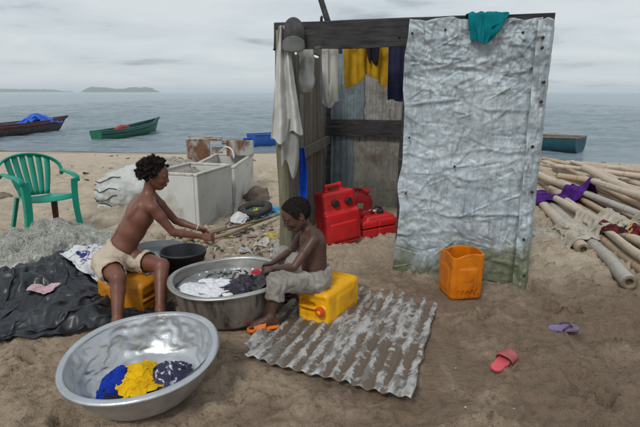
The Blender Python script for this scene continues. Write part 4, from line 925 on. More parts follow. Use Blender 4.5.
# ------------------------------------------------------------------ people
def unit(v): v = np.array(v, float); return v / np.linalg.norm(v)
def hand(s, wrist, d, palm, size=1.0, curl=.5, thumb=1):
    """palm plus five bent fingers; d: direction of the fingers, palm: palm normal"""
    d = unit(d); palm = unit(np.array(palm) - d * np.dot(palm, d)); side = np.cross(d, palm) * thumb    # side: towards the thumb
    w = np.array(wrist, float); q = .062 * size
    for k in (-.018, -.006, .006, .018): s.cone(w + d * .008 * size + side * k * .6 * size, w + d * q + side * k * size, .0125 * size, .0105 * size, .008)
    for k, ln in ((.0245, .052), (.0082, .060), (-.0082, .056), (-.0235, .044)):
        b = w + d * q + side * k * size; e1 = unit(d + palm * curl); e2 = unit(d * .5 + palm * curl * 2.0); e3 = unit(-d * .2 + palm * curl * 2.2)
        p1 = b + e1 * ln * .46 * size; p2 = p1 + e2 * ln * .32 * size; p3 = p2 + e3 * ln * .24 * size
        s.chain([b, p1, p2, p3], [.0074 * size, .0066 * size, .0060 * size, .0052 * size], .0012)
    t0 = w + d * .020 * size + side * .016 * size; t1 = t0 + (unit(side * .9 + d * .6 + palm * .5)) * .030 * size; t2 = t1 + unit(d + palm * .6 + side * .1) * .024 * size
    s.chain([t0, t1, t2], [.0115 * size, .0085 * size, .0066 * size], .006)
def foot(s, ankle, d, size=1.0):
    d = unit([d[0], d[1], 0]); a = np.array(ankle, float); z = .022 * size; side = np.array([-d[1], d[0], 0]); g = np.array([a[0], a[1], 0.])
    zf = a[2] - .05 * size
    heel = np.array([a[0], a[1], zf]) - d * .028 * size + [0, 0, z]; mid = np.array([a[0], a[1], zf + .028 * size]) + d * .05 * size; ball = np.array([a[0], a[1], zf + .017 * size]) + d * .105 * size
    s.cone(a, heel, .028 * size, .026 * size, .02).cone(a, mid, .028 * size, .024 * size, .02).cone(heel, ball, .022 * size, .02 * size, .02)
    s.cone(mid, ball + side * .014 * size, .024 * size, .017 * size, .015).cone(mid, ball - side * .014 * size, .022 * size, .016 * size, .015)
    for i, k in enumerate((.024, .010, -.002, -.013, -.023)):
        l_ = (.040, .036, .032, .027, .022)[i]; b = ball + side * k * size; s.cone(b, b + d * l_ * size + np.array([0, 0, -.005 * size]), .0105 * size, (.0095 if i == 0 else .0072) * size, .004)
def frame(f, u): f = unit(f); l = unit(np.cross(u, f)); u2 = np.cross(f, l); return np.stack([f, l, u2], 1)     # columns: forward, left, up
def head(s, c, M, k=1.0):
    c = np.array(c, float); W = lambda f, l, u: c + M @ np.array([f, l, u]) * k
    E = lambda p, r, kk=.012, op='add': s.ell(W(*p), np.array(r) * k, M, kk, op)
    E((-.012, 0, .028), (.090, .071, .080)); E((.022, 0, .022), (.064, .062, .068), .03)      # skull, forehead
    E((.030, 0, -.030), (.050, .052, .058), .03)                                               # face block
    E((.046, 0, -.074), (.026, .024, .019), .025)                                              # chin
    for sg in (-1, 1):
        s.cone(W(-.005, sg * .050, -.040), W(.042, sg * .018, -.076), .020 * k, .016 * k, .02)  # jaw
        E((.052, sg * .036, -.022), (.022, .019, .017), .018)                                   # cheek
        E((.082, sg * .030, .006), (.016, .018, .012), .012, 'sub')                             # eye socket
        E((.070, sg * .030, .004), (.0135, .0145, .0115), .003)                                 # closed lid over the eye
        s.cone(W(.080, sg * .014, .020), W(.072, sg * .046, .018), .0075 * k, .006 * k, .010)   # brow
        E((.087, sg * .010, -.027), (.010, .0085, .0075), .006)                                 # nostril wing
        # ear
        Me = M @ rot3('Z', sg * R(-18)); s.ell(W(-.012, sg * .072, -.004), np.array((.019, .007, .028)) * k, Me, .006); s.ell(W(-.008, sg * .079, .0), np.array((.010, .006, .017)) * k, Me, .004, 'sub')
        s.ell(W(-.012, sg * .070, -.026), np.array((.009, .006, .009)) * k, Me, .004)
    s.cone(W(.080, 0, .012), W(.094, 0, -.022), .0075 * k, .0105 * k, .010)                      # nose
    E((.083, 0, -.0465), (.012, .021, .0065), .005); E((.080, 0, -.0590), (.012, .018, .0075), .005)   # lips
    E((.098, 0, -.0525), (.010, .022, .0020), .003, 'sub')
def person_mesh(lo, hi, fn, res=.0038):
    s = SDF(lo, hi, res); fn(s); return s.mesh(1)
def fuzz(V, F, n, ln, seed):
    """short stray hairs on a hair surface, added to its mesh"""
    rg = np.random.default_rng(seed); T3 = V[F[:, :3]]; nr = np.cross(T3[:, 1] - T3[:, 0], T3[:, 2] - T3[:, 0]); nr /= np.linalg.norm(nr, axis=1)[:, None] + 1e-9
    k = rg.integers(0, len(F), n); p = V[F[k]].mean(1); d = nr[k] + .8 * rg.normal(size=(n, 3)); d /= np.linalg.norm(d, axis=1)[:, None]; s_ = np.cross(d, rg.normal(size=(n, 3))); s_ /= np.linalg.norm(s_, axis=1)[:, None]
    e_ = p + d * (ln * rg.uniform(.4, 1.2, n))[:, None]; e2 = e_ + (d + 1.2 * rg.normal(size=(n, 3))) * (ln * .35); Q = np.stack([p - s_ * .0008, p + s_ * .0008, e_ + s_ * .0006, e2], 1).reshape(-1, 3)
    return np.concatenate([V, Q]), np.concatenate([F, len(V) + np.arange(4 * n).reshape(-1, 4)])
def eyes(c, M, k, par, m_w, m_d):
    for sg in (-1, 1):
        p = np.array(c) + M @ np.array([.0775, sg * .030, .002]) * k
        mb = MB(); mb.lathe([(.0005, .0030), (.003, .0026), (.0055, .0012), (.007, 0)], 12, M=M @ np.array([[0, 0, 1], [1, 0, 0], [0, 1, 0]]) @ np.diag([1.15 * k, .55 * k, k])); o = mb.obj('eye', m_w, par); o.location = tuple(p + M @ np.array([.0035, 0, 0]) * k - wloc(par))
        mb = MB(); mb.lathe([(.0003, .0042), (.002, .0040), (.0036, .003)], 10, M=M @ np.array([[0, 0, 1], [1, 0, 0], [0, 1, 0]]) @ np.diag([k, .6 * k, k])); o2 = mb.obj('iris', m_d, o)
M_eye = mat('eye_white', (.55, .50, .46), rough=.3); M_iris = mat('eye_dark', (.01, .006, .005), rough=.15)
M_skin1 = mat('warm_brown_skin', (.20, .082, .054), (.15, .058, .038), sc=6, rough=.42, bump=.10, bsc=120, sub=.06, spec=.4)
M_skin2 = mat('deep_brown_skin', (.105, .054, .040), (.075, .039, .029), sc=6, rough=.42, bump=.10, bsc=120, sub=.06, spec=.4)
M_hair = mat('black_hair', (.012, .009, .008), (.030, .022, .020), sc=60, rough=.85, bump=.8, bsc=220, spec=.25)
V3 = lambda *a: np.array(a, float)

def child_one():
    pel = V3(-1.525, 3.54, .345); neck = V3(-1.235, 3.585, .800); hc = V3(-1.195, 3.585, .960)
    fwd = unit([.86, .34, 0]); chest_up = unit(neck - pel); lat = unit(np.cross(chest_up, fwd)); front = np.cross(lat, chest_up); Mt = np.stack([front, lat, chest_up], 1)
    Rs, Ls = neck - lat * .128 + V3(0, 0, -.035), neck + lat * .128 + V3(.01, 0, -.03)
    Re, Rw = V3(-1.070, 3.50, .560), V3(-.885, 3.60, .497); Le, Lw = V3(-1.135, 3.80, .570), V3(-.94, 3.76, .515)
    Rh, Rk, Ra = V3(-1.575, 3.47, .335), V3(-1.375, 3.205, .318), V3(-1.345, 3.055, .070)
    Lh, Lk, La = V3(-1.475, 3.60, .335), V3(-1.145, 3.425, .330), V3(-1.115, 3.235, .070)
    Mh = frame([.965, .10, -.20], [.18, 0, 1])
    torso = lambda t: pel + (neck - pel) * t
    def bodyfn(s):
        s.ell(pel + V3(0, 0, -.005), (.100, .132, .085), Mt, .03)
        s.ell(torso(.22) + front * .006, (.094, .118, .11), Mt, .04).ell(torso(.48), (.096, .124, .12), Mt, .04).ell(torso(.72) - front * .006, (.102, .138, .125), Mt, .04)
        s.ell(torso(.90) - front * .012, (.074, .122, .065), Mt, .04)
        for sg in (-1, 1):
            s.ell(torso(.78) - front * .080 + lat * sg * .062, (.018, .045, .065), Mt, .03)      # shoulder blade
            s.cone(neck + lat * sg * .02 - front * .02, (Ls if sg > 0 else Rs) - front * .01, .038, .036, .03)
        for k in range(3): s.cone(torso(.2 + .1 * k) - front * .090, torso(.26 + .1 * k) - front * .092, .006, .006, .02)
        s.cone(neck - front * .015 - chest_up * .03, hc + Mh @ V3(-.025, 0, -.05), .046, .040, .03)
        for S_, E_, W_, hs in ((Rs, Re, Rw, 1), (Ls, Le, Lw, -1)):
            mid = S_ + (E_ - S_) * .35; s.chain([S_, mid, E_], [.042, .037, .028], .02); fm = E_ + (W_ - E_) * .28; s.chain([E_, fm, W_], [.029, .030, .0185], .007)
        hand(s, Rw, [.95, .18, -.16], [.1, .75, -.6], 1.0, .55, -1); hand(s, Lw, [.92, -.28, -.16], [.05, -.7, -.6], 1.0, .5, 1)
        for H_, K_, A_, fd in ((Rh, Rk, Ra, (.25, -.95)), (Lh, Lk, La, (.45, -.9))):
            s.chain([H_, H_ + (K_ - H_) * .4, K_], [.082, .075, .051], .03); cf = K_ + (A_ - K_) * .30 - unit([fd[0], fd[1], 0]) * .012
            s.cone(K_, A_, .046, .028, .02).cone(K_, cf, .046, .046, .02).cone(cf, A_, .045, .026, .02); foot(s, A_, fd, 1.12)
        head(s, hc, Mh, 1.0)
    V, F = person_mesh((-1.78, 2.82, -.02), (-.70, 4.0, 1.13), bodyfn)
    base = V3(pel[0], pel[1], 0)
    p = world_mk('person', V, F, M_skin1, loc=base); tag(p, 'bare-chested child with knotted hair and cream shorts, reaching out over a bucket', 'person')
    # hair in short knots
    s = SDF(hc - .16, hc + .17, .0042); W = lambda f, l, u: hc + Mh @ V3(f, l, u)
    s.ell(W(-.016, 0, .032), (.093, .075, .083), Mh, .001); s.ell(W(.015, 0, .034), (.070, .068, .069), Mh, .02)
    s.half(W(.052, 0, .072), Mh @ V3(.86, 0, -.42)); s.half(W(0, 0, -.028), Mh @ V3(.35, 0, -1))
    rg = np.random.default_rng(4)
    for i in range(110):
        g = math.acos(1 - 1.55 * (i + .5) / 110); a = i * 2.39996
        d = V3(math.sin(g) * math.cos(a), math.sin(g) * math.sin(a), math.cos(g)); q = W(-.016 + .090 * d[0], .074 * d[1], .032 + .082 * d[2]); lq = V3(-.016 + .090 * d[0], .074 * d[1], .032 + .082 * d[2])
        if (lq - V3(.052, 0, .072)) @ V3(.86, 0, -.42) > -.012 or lq[2] < -.022: continue
        dd = Mh @ unit(d + .35 * rg.normal(size=3)); ln = rg.uniform(.018, .032); e2 = q + dd * ln; e3 = e2 + unit(dd + .9 * rg.normal(size=3)) * .010
        s.chain([q, e2, e3], [.0125, .0095, .0075], .0015)
    s.rough(lambda x, y, z: .0022 * vnoise(x * 160, y * 160, z * 160, 3)); V, F = fuzz(*s.mesh(0), 9000, .007, 1); world_mk('hair', V, F, M_hair, p)
    # shorts
    s = SDF((-1.78, 3.05, .15), (-1.05, 3.82, .55), .0055)
    s.ell(pel + V3(0, 0, .01), (.114, .147, .10), Mt, .03); s.ell(torso(.16), (.109, .134, .07), Mt, .04)
    for H_, K_ in ((Rh, Rk), (Lh, Lk)): s.cone(H_, H_ + (K_ - H_) * .70, .098, .088, .035)
    for H_, K_ in ((Rh, Rk), (Lh, Lk)):
        d = unit(K_ - H_); e_ = H_ + (K_ - H_) * .66; x, y, z = s.ax[0][:, None, None], s.ax[1][None, :, None], s.ax[2][None, None, :]
        pl = (x - e_[0]) * d[0] + (y - e_[1]) * d[1] + (z - e_[2]) * d[2]; rad = np.sqrt((x - e_[0]) ** 2 + (y - e_[1]) ** 2 + (z - e_[2]) ** 2)
        s.d = np.where(rad < .17, np.maximum(s.d, pl), s.d).astype(np.float32); s.cone(e_ - d * .05, e_ + d * .05, .076, .076, .002, 'sub')
    s.half(torso(.21), chest_up + front * .1, near=.175); s.ell(torso(.24), (.101, .126, .035), Mt, .004, 'sub')
    s.rough(lambda x, y, z: .007 * np.sin((x * 40 + y * 55) + 5 * fbm(x * 9, y * 9, z * 9, 2, 2)) * sstep(.40, .30, z) * .7 + .006 * fbm(x * 22, y * 22, z * 22, 6, 2))
    V, F = s.mesh(); world_mk('shorts', V, F, fabric('cream_shorts', (.56, .47, .37), (.44, .37, .29), sc=7), p)
    a = np.linspace(0, 2 * math.pi, 20); d = unit(Lw - Le); u_ = unit(np.cross(d, [0, 0, 1])); w_ = np.cross(d, u_); cc = Lw - d * .012
    MB().tube([cc + .0215 * (math.cos(t) * u_ + math.sin(t) * w_) for t in a], .004, 6, caps=False).wobj('bracelet', mat('pale_bracelet', (.7, .65, .58), rough=.4), p)
    eyes(hc, Mh, 1.0, p, M_eye, M_iris)
child_one()

def child_two():
    pel = V3(-.015, 3.25, .315); neck = V3(-.080, 3.245, .640); hc = V3(-.155, 3.225, .752)
    fwd = unit([-1, -.22, 0]); up = unit(neck - pel); lat = unit(np.cross(up, fwd)); front = np.cross(lat, up); Mt = np.stack([front, lat, up], 1)   # lat: the child's left, towards the camera
    Ls, Rs = neck + lat * .105 + V3(.012, 0, -.038), neck - lat * .105 + V3(-.005, 0, -.035)
    Le, Lw = V3(-.165, 3.060, .452), V3(-.315, 3.175, .398); Re, Rw = V3(-.20, 3.41, .455), V3(-.335, 3.295, .392)
    Lh, Lk, La = V3(-.02, 3.175, .305), V3(-.275, 3.055, .350), V3(-.325, 3.025, .114)
    Rh, Rk, Ra = V3(-.02, 3.325, .305), V3(-.275, 3.44, .400), V3(-.205, 3.50, .075)
    Mh = frame([-.86, -.30, -.42], [-.40, -.05, 1])
    K = 1.04; torso = lambda t: pel + (neck - pel) * t
    def bodyfn(s):
        s.ell(pel, (.084, .106, .072), Mt, .03)
        s.ell(torso(.25) + front * .012, (.086, .096, .09), Mt, .04).ell(torso(.5) - front * .004, (.086, .100, .10), Mt, .04).ell(torso(.74) - front * .014, (.086, .110, .095), Mt, .04).ell(torso(.90) - front * .014, (.062, .098, .05), Mt, .035)
        for sg in (-1, 1):
            s.ell(torso(.76) - front * .076 + lat * sg * .050, (.015, .036, .05), Mt, .025); s.cone(neck + lat * sg * .015 - front * .012, (Ls if sg > 0 else Rs), .032, .031, .025)
        s.cone(neck - up * .03, hc + Mh @ V3(-.03, 0, -.05), .038, .034, .025)
        for S_, E_, W_ in ((Ls, Le, Lw), (Rs, Re, Rw)):
            s.chain([S_, S_ + (E_ - S_) * .4, E_], [.036, .033, .026], .012); s.chain([E_, E_ + (W_ - E_) * .28, W_], [.025, .026, .017], .005)
        hand(s, Lw, [-.95, .12, -.22], [.0, .75, -.6], .88, .75, 1); hand(s, Rw, [-.92, -.2, -.25], [.0, -.75, -.6], .88, .75, -1)
        for H_, K_, A_, fd in ((Lh, Lk, La, (-.93, -.33)), (Rh, Rk, Ra, (-.8, .35))):
            s.chain([H_, H_ + (K_ - H_) * .4, K_], [.062, .056, .040], .012); cf = K_ + (A_ - K_) * .30 - unit([fd[0], fd[1], 0]) * .010
            s.cone(K_, A_, .036, .024, .008).cone(K_, cf, .036, .036, .008).cone(cf, A_, .036, .0225, .01); foot(s, A_, fd, .98)
        head(s, hc, Mh, K)
    V, F = person_mesh((-.56, 2.88, -.01), (.16, 3.66, .90), bodyfn, .0036)
    p = world_mk('person', V, F, M_skin2, loc=V3(pel[0], pel[1], 0)); tag(p, 'small child in grey trousers with cropped hair, bent over the soapy basin', 'person')
    s = SDF(hc - .14, hc + .15, .004); W = lambda f, l, u: hc + Mh @ V3(f, l, u) * K
    s.ell(W(-.013, 0, .030), np.array((.0945, .0755, .0845)) * K, Mh, .001); s.ell(W(.020, 0, .026), np.array((.0685, .0655, .0715)) * K, Mh, .02)
    s.half(W(.056, 0, .060), Mh @ V3(.90, 0, -.40)); s.half(W(0, 0, -.030), Mh @ V3(.32, 0, -1))
    s.rough(lambda x, y, z: .002 * vnoise(x * 190, y * 190, z * 190, 3)); V, F = fuzz(*s.mesh(0), 9000, .0045, 2); world_mk('hair', V, F, M_hair, p)
    # trousers, one child piece each thigh and shin in one garment
    s = SDF((-.45, 2.92, .03), (.16, 3.62, .50), .005)
    s.ell(pel, (.097, .120, .080), Mt, .03); s.ell(torso(.14), (.097, .108, .05), Mt, .03)
    for H_, K_, A_, cut in ((Lh, Lk, La, .46), (Rh, Rk, Ra, .7)):
        s.cone(H_, K_, .080, .066, .03); e_ = K_ + (A_ - K_) * cut; s.cone(K_, e_ + (A_ - K_) * .3, .064, .062, .02)
        d = unit(A_ - K_); x, y, z = s.ax[0][:, None, None], s.ax[1][None, :, None], s.ax[2][None, None, :]
        pl = (x - e_[0]) * d[0] + (y - e_[1]) * d[1] + (z - e_[2]) * d[2]; rad = np.sqrt((x - e_[0]) ** 2 + (y - e_[1]) ** 2 + (z - e_[2]) ** 2)
        s.d = np.where(rad < .13, np.maximum(s.d, pl), s.d).astype(np.float32); s.cone(e_ - d * .04, e_ + d * .05, .047, .047, .002, 'sub')
    s.half(torso(.20), up - front * .15, near=.145); s.ell(torso(.235), (.089, .100, .028), Mt, .004, 'sub')
    s.rough(lambda x, y, z: .004 * np.sin((x * 60 + z * 40 + y * 20) + 5 * fbm(x * 11, y * 11, z * 11, 2, 2)) + .006 * fbm(x * 26, y * 26, z * 26, 6, 2) - .003); V, F = s.mesh()
    world_mk('trousers', V, F, fabric('grey_trousers', (.36, .335, .30), (.26, .24, .215), sc=9, c3=(.16, .145, .13), sc3=6, lo3=.55, hi3=.7), p)
    fd = unit([-.93, -.33, 0]); heel = La - fd * .065; toe = La + fd * .165
    M_or = plastic('orange_rubber', lin((232, 120, 20)), lin((220, 104, 15)), lin((190, 100, 30)), .5)
    slipper('sandal', toe, heel, M_or, M_or, None, .088, parent=p, zz=.040)
    eyes(hc, Mh, K, p, M_eye, M_iris)
child_two()

# ------------------------------------------------------------------ green plastic chair
def chair():
    FL, FR = G(24, 234), G(82, 225); c = (FL + FR) / 2 * .915; ex = unit((FR - FL)[:2].tolist() + [0]); rz = math.atan2(ex[1], ex[0])
    # local: x to the picture's right along the front edge, y towards the back, z up
    r = root('plastic_chair', 'green plastic armchair with a slatted fan back on the sand', 'chair', (c[0], c[1], zoff(c[0], c[1]) - .01), rot=(R(-1), R(2), rz + R(11)))
    m = mat('green_plastic', lin((0, 150, 128)), lin((0, 134, 112)), sc=4, rough=.38, c3=lin((20, 105, 90)), sc3=6, lo3=.6, hi3=.8, bump=.08, bsc=60)
    nu, nv = 24, 20; u, v_ = np.meshgrid(np.linspace(-1, 1, nu), np.linspace(0, 1, nv), indexing='ij')
    w = .245 - .035 * v_; x = u * w; y = -.01 + .42 * v_; z = .415 - .035 * v_ + .018 * u ** 2 - .05 * np.clip(.10 - v_, 0, 1) / .1 * .9
    so = mk('seat', np.stack([x, y, z], -1).reshape(-1, 3), gridF(nu, nv), m, r); solid(so, .012); mod(so, 'SUBSURF', levels=1, render_levels=1)
    def back(a, h):                         # a: -1..1 across, h: height above the seat rim
        t = (h - .38) / .44; return np.array([a * (.235 + .105 * math.sin(min(1, max(0, t)) * 1.7)), .40 + .14 * t - .05 * a * a * (.6 + t * .4), h])
    # hoop frame of the back running down into the arms
    hoop = []
    for k in range(41):
        a = math.pi * k / 40; cx_ = math.cos(a); hh = .60 + .235 * math.sin(a) ** .75
        q = back(cx_ * 1.0, hh); hoop.append(q)
    MB().tube(hoop, .033, 12, flat=.42).obj('back_frame', m, r)
    for k in range(6):
        a0 = -.62 + k * 1.24 / 5; P_ = []
        for i in range(9):
            t = i / 8; top = .60 + .235 * math.sin(math.acos(max(-1, min(1, a0 * .92)))) ** .75 - .004; h = .40 + (top - .40) * t; P_.append(back(a0 * (.86 + .10 * t), h))
        P_ = np.array(P_); mb = MB(); L2, R2 = P_.copy(), P_.copy(); hw = .025 + .005 * np.linspace(0, 1, 9); L2[:, 0] -= hw; R2[:, 0] += hw
        q = mb.grid(np.stack([L2, (L2 + R2) / 2 + np.array([0, .004, 0]), R2], 0)).obj('back_slat', m, r); solid(q, .009)
    for sg in (-1, 1):
        pts = [back(sg, .62) , V3(sg * .302, .36, .655), V3(sg * .30, .22, .645), V3(sg * .288, .08, .635), V3(sg * .280, -.005, .615), V3(sg * .276, -.03, .57)]
        MB().tube(pts, [.028, .031, .035, .035, .032, .028], 12, flat=.5).obj('armrest', m, r)
        # front leg with its arm support: an L-shaped channel
        mb = MB(); n = 14
        for part in (0, 1):
            A = np.zeros((2, n, 3))
            for i in range(n):
                t = i / (n - 1); z = .60 * (1 - t); x_ = sg * (.276 + .02 * t ** 2 - .015 * math.sin(t * 3.14)); y_ = -.03 - .035 * t ** 1.5; wd = .066 - .010 * t
                A[0, i] = (x_, y_, z); A[1, i] = (x_ - sg * wd, y_ + .004, z) if part == 0 else (x_ + sg * .004, y_ + wd * .9, z)
            mb.grid(A)
        solid(mb.obj('leg', m, r, smooth=False), .007)
        mb = MB()
        for part in (0, 1):
            A = np.zeros((2, n, 3))
            for i in range(n):
                t = i / (n - 1); z = .40 * (1 - t); x_ = sg * (.205 + .045 * t); y_ = .40 + .10 * t; wd = .05 - .008 * t
                A[0, i] = (x_, y_, z); A[1, i] = (x_ - sg * wd, y_, z) if part == 0 else (x_, y_ - wd, z)
            mb.grid(A)
        q = solid(mb.obj('leg', m if sg < 0 else mat('rusty_brown_leg', (.10, .05, .035), (.16, .09, .06), sc=12, rough=.8), r, smooth=False), .007)
        if sg > 0: q['label'] = 'brown stained rear leg'
chair()

# ------------------------------------------------------------------ boats
def boat(name, bow, stern, width, depth, m_out, m_in, m_rim, label, transom=.8, sheer=.45, draft=.12, benches=3, stripe=None):
    bow = np.array(bow, float); stern = np.array(stern, float); L_ = np.linalg.norm(bow - stern); rz = math.atan2(*(bow - stern)[:2][::-1])
    r = root(name, label, 'boat', (stern[0], stern[1], SEA_Z), rz)      # local x from stern to bow
    ns, nc = 34, 13
    def sect(i, inset):
        t = i / (ns - 1); w = width / 2 * min(1, (transom + (1 - transom) * sstep(0, .3, t))) * (1 - sstep(.55, 1.0, t) ** 1.6 * .97)
        top = depth + sheer * t ** 2.6 + .10 * (1 - t) ** 3; bot = -draft + (top * .93 + draft) * sstep(.82, 1.0, t) ** 1.8 + .10 * (1 - sstep(0, .1, t)) * .5
        w = max(.012, w - inset); bot = bot + inset; q = []
        for k in range(nc):
            a = -1 + 2 * k / (nc - 1); s_ = abs(a); y = np.sign(a) * w * (1 - (1 - s_) ** 2.0) if s_ > 0 else 0; z = bot + (top - bot) * s_ ** 2.0
            q.append((t * L_, y, z))
        return q
    A = np.array([sect(i, 0) for i in range(ns)]); Bq = np.array([sect(i, .035) for i in range(ns)]); Bq[:, :, 2] = np.minimum(Bq[:, :, 2], A[:, :, 2]); Bq[:, 0, 2] = A[:, 0, 2]; Bq[:, -1, 2] = A[:, -1, 2]
    MB().grid(A, True).add(A[0], [tuple(range(nc))]).obj('hull', m_out, r); MB().grid(Bq).add(Bq[0] + np.array([.04, 0, 0]), [tuple(range(nc))[::-1]]).obj('inner_hull', m_in, r)
    for k in (0, -1):
        q = A[:, k].copy(); MB().tube(q + np.array([0, 0, .01]), .035, 6, flat=1).obj('gunwale', m_rim, r)
        if stripe:
            s2 = np.array([[A[i, 1 if k == 0 else -2] * .95 + A[i, k] * .05 + np.array([0, (-1 if k == 0 else 1) * .012, 0]) for i in range(ns)], [A[i, k] + np.array([0, (-1 if k == 0 else 1) * .012, -.03]) for i in range(ns)]]); solid(MB().grid(s2).obj('painted_band', stripe, r), .01)
    tr = A[0]; MB().box((.02, 0, tr[0][2] * .98), (.06, abs(tr[0][1]) * 2, .05)).obj('transom_cap', m_rim, r, smooth=False)
    for k in range(benches):
        t = .18 + .58 * k / max(1, benches - 1); i = int(t * (ns - 1)); w = abs(Bq[i, 0, 1]) * 1.9; MB().box((t * L_, 0, Bq[i, 0, 2] - .13), (.22, w, .035)).obj('bench', m_in, r, smooth=False)
    return r
M_bgreen = mat('boat_green_paint', lin((20, 110, 75)), lin((25, 90, 68)), sc=3, rough=.55, c3=lin((60, 80, 60)), sc3=4, lo3=.6, hi3=.75)
M_bteal = mat('boat_teal_paint', lin((25, 70, 85)), lin((30, 85, 95)), sc=3, rough=.55)
M_bdark = mat('boat_dark_wood', (.035, .03, .03), (.09, .075, .07), sc=4, rough=.8, c3=(.16, .13, .11), sc3=5, lo3=.6, hi3=.72)
M_binner = mat('boat_inside_wood', (.12, .10, .085), (.22, .19, .16), sc=4, rough=.85)
M_bblue = mat('boat_blue_paint', lin((30, 80, 160)), lin((40, 95, 170)), sc=3, rough=.55, c3=lin((90, 120, 150)), sc3=5, lo3=.62, hi3=.75)
M_bred = mat('faded_red_paint', lin((140, 40, 50)), lin((90, 40, 45)), sc=5, rough=.7, c3=(.05, .04, .04), sc3=6, lo3=.5, hi3=.6)
g = boat('boat', (-10.55, 33.4, 0), (-11.15, 25.1, 0), 1.0, .44, M_bgreen, M_bteal, M_bgreen, 'long green boat with teal upper strakes floating offshore', transom=.6, sheer=.40, stripe=M_bteal)
MB().tube([(2.5, .2, .45), (2.8, .0, .55), (3.3, -.1, .5), (3.5, .15, .42)], [.12, .16, .15, .08], 8).obj('red_bundle', mat('faded_red_cloth', lin((180, 80, 70)), lin((150, 60, 55)), sc=6, rough=.9), g)
b = boat('boat', (-16.85, 34.0, 0), (-18.7, 24.6, 0), 1.5, .62, M_bdark, M_binner, M_bdark, 'dark weathered boat with a red band carrying a blue tarpaulin', sheer=.28, stripe=M_bred)
boat('boat', (5.0, 26.6, 0), (10.85, 20.9, 0), 1.6, .52, M_bteal, M_binner, mat('boat_brown_rim', (.16, .12, .09), (.24, .19, .15), sc=5, rough=.8), 'teal boat with brown gunwales moored beyond the bamboo pile', transom=.85, sheer=.4)
boat('boat', (2.6, 27.6, 0), (-3.15, 23.0, 0), 1.5, .46, M_bblue, M_binner, M_bblue, 'blue boat lying at the water edge behind the shack', transom=.5, sheer=.5)
def boat_tarp():
    nu = 34; c = np.array([-17.45, 31.6]); h = lambda x, y: SEA_Z + .55 + .55 * np.exp(-(((np.asarray(x) - c[0]) / .55) ** 2 + ((np.asarray(y) - c[1]) / 1.0) ** 2)) + .35 * np.exp(-(((np.asarray(x) - c[0] - .15) / .3) ** 2 + ((np.asarray(y) - c[1] + .9) / .4) ** 2))
    rag('tarpaulin', c, (2.0, 3.4), (nu, 44), .82, h, mat('blue_tarpaulin', lin((20, 100, 215)), lin((15, 80, 190)), sc=3, rough=.5), 'bright blue tarpaulin heaped on the dark boat', 'tarpaulin', drop=.3, seed=51, rz=-.2, amp=.35, th=.01, steps=60, fscale=2.2)
boat_tarp()

# ------------------------------------------------------------------ old freezers, rusty housing, net and sack
M_enam = mat('dirty_white_enamel', (.62, .62, .60), (.52, .52, .50), sc=3, rough=.45, c3=(.36, .30, .23), sc3=3.6, lo3=.53, hi3=.72, bump=.1, bsc=20)
M_enam_e = mat('yellowed_enamel', (.60, .58, .52), (.45, .42, .36), sc=8, rough=.5, c3=(.24, .12, .06), sc3=14, lo3=.60, hi3=.68)
M_rust = mat('rusty_steel', (.22, .10, .05), (.13, .065, .04), sc=7, rough=.85, c3=(.40, .40, .38), sc3=4, lo3=.44, hi3=.56, bump=.5, bsc=30, stretch=(1, 1, .5))
def open_box(name, label, corner, ex, W_, L_, H_, th=.045, cat='freezer', mats=None):
    """chest cabinet: corner = near corner on the sand, ex = direction of its length, width to the left of it"""
    ex = unit([ex[0], ex[1], 0]); rz = math.atan2(ex[1], ex[0]); z = zoff(corner[0], corner[1]) - .04
    r = root(name, label, cat, (corner[0], corner[1], z), rz); mo, me_ = mats or (M_enam, M_enam_e)
    # x along ex, y to the left
    for n_, c_, s_ in (('side_panel', (L_ / 2, th / 2, H_ / 2), (L_, th, H_)), ('side_panel', (L_ / 2, W_ - th / 2, H_ / 2), (L_, th, H_)), ('end_panel', (th / 2, W_ / 2, H_ / 2), (th, W_ - 2 * th - .002, H_)), ('end_panel', (L_ - th / 2, W_ / 2, H_ / 2), (th, W_ - 2 * th - .002, H_)), ('floor_panel', (L_ / 2, W_ / 2, .08), (L_ - 2 * th - .002, W_ - 2 * th - .002, .05))):
        bevel(MB().box(c_, s_).obj(n_, mo, r, smooth=False), .012, 3)
    for (x0, y0, x1, y1) in ((-.006, -.006, L_ + .006, th + .004), (-.006, W_ - th - .004, L_ + .006, W_ + .006), (-.006, th + .006, th + .004, W_ - th - .006), (L_ - th - .004, th + .006, L_ + .006, W_ - th - .006)):
        bevel(MB().box(((x0 + x1) / 2, (y0 + y1) / 2, H_ + .014), (x1 - x0, y1 - y0, .03)).obj('rim', me_, r, smooth=False), .008, 2)
    return r
f1c = G(200, 229); f1e = G(234, 212) - f1c
fr1 = open_box('chest_freezer', 'old white chest freezer without lid, filled with fishing net', f1c, f1e, .62, .86, .63)
f2c = f1c + unit([f1e[0], f1e[1], 0]) * 1.02 + V3(.02, 0, 0)
fr2 = open_box('chest_freezer', 'second white freezer cabinet behind the net-filled freezer', (-1.16, 6.75), (.06, 1.4), .62, 1.45, .62, mats=(M_enam, M_enam_e))
def curve(cp, n=24):                        # smooth line through points
    cp = [np.array(q) for q in cp]; cp = [2 * cp[0] - cp[1]] + cp + [2 * cp[-1] - cp[-2]]; o_ = []
    for i in range(1, len(cp) - 2):
        for t in np.linspace(0, 1, n // (len(cp) - 3), endpoint=False): a_, b_, c_, d_ = cp[i - 1:i + 3]; o_.append(.5 * (2 * b_ + (c_ - a_) * t + (2 * a_ - 5 * b_ + 4 * c_ - d_) * t * t + (3 * b_ - a_ - 3 * c_ + d_) * t ** 3))
    return np.array(o_ + [cp[-2]])
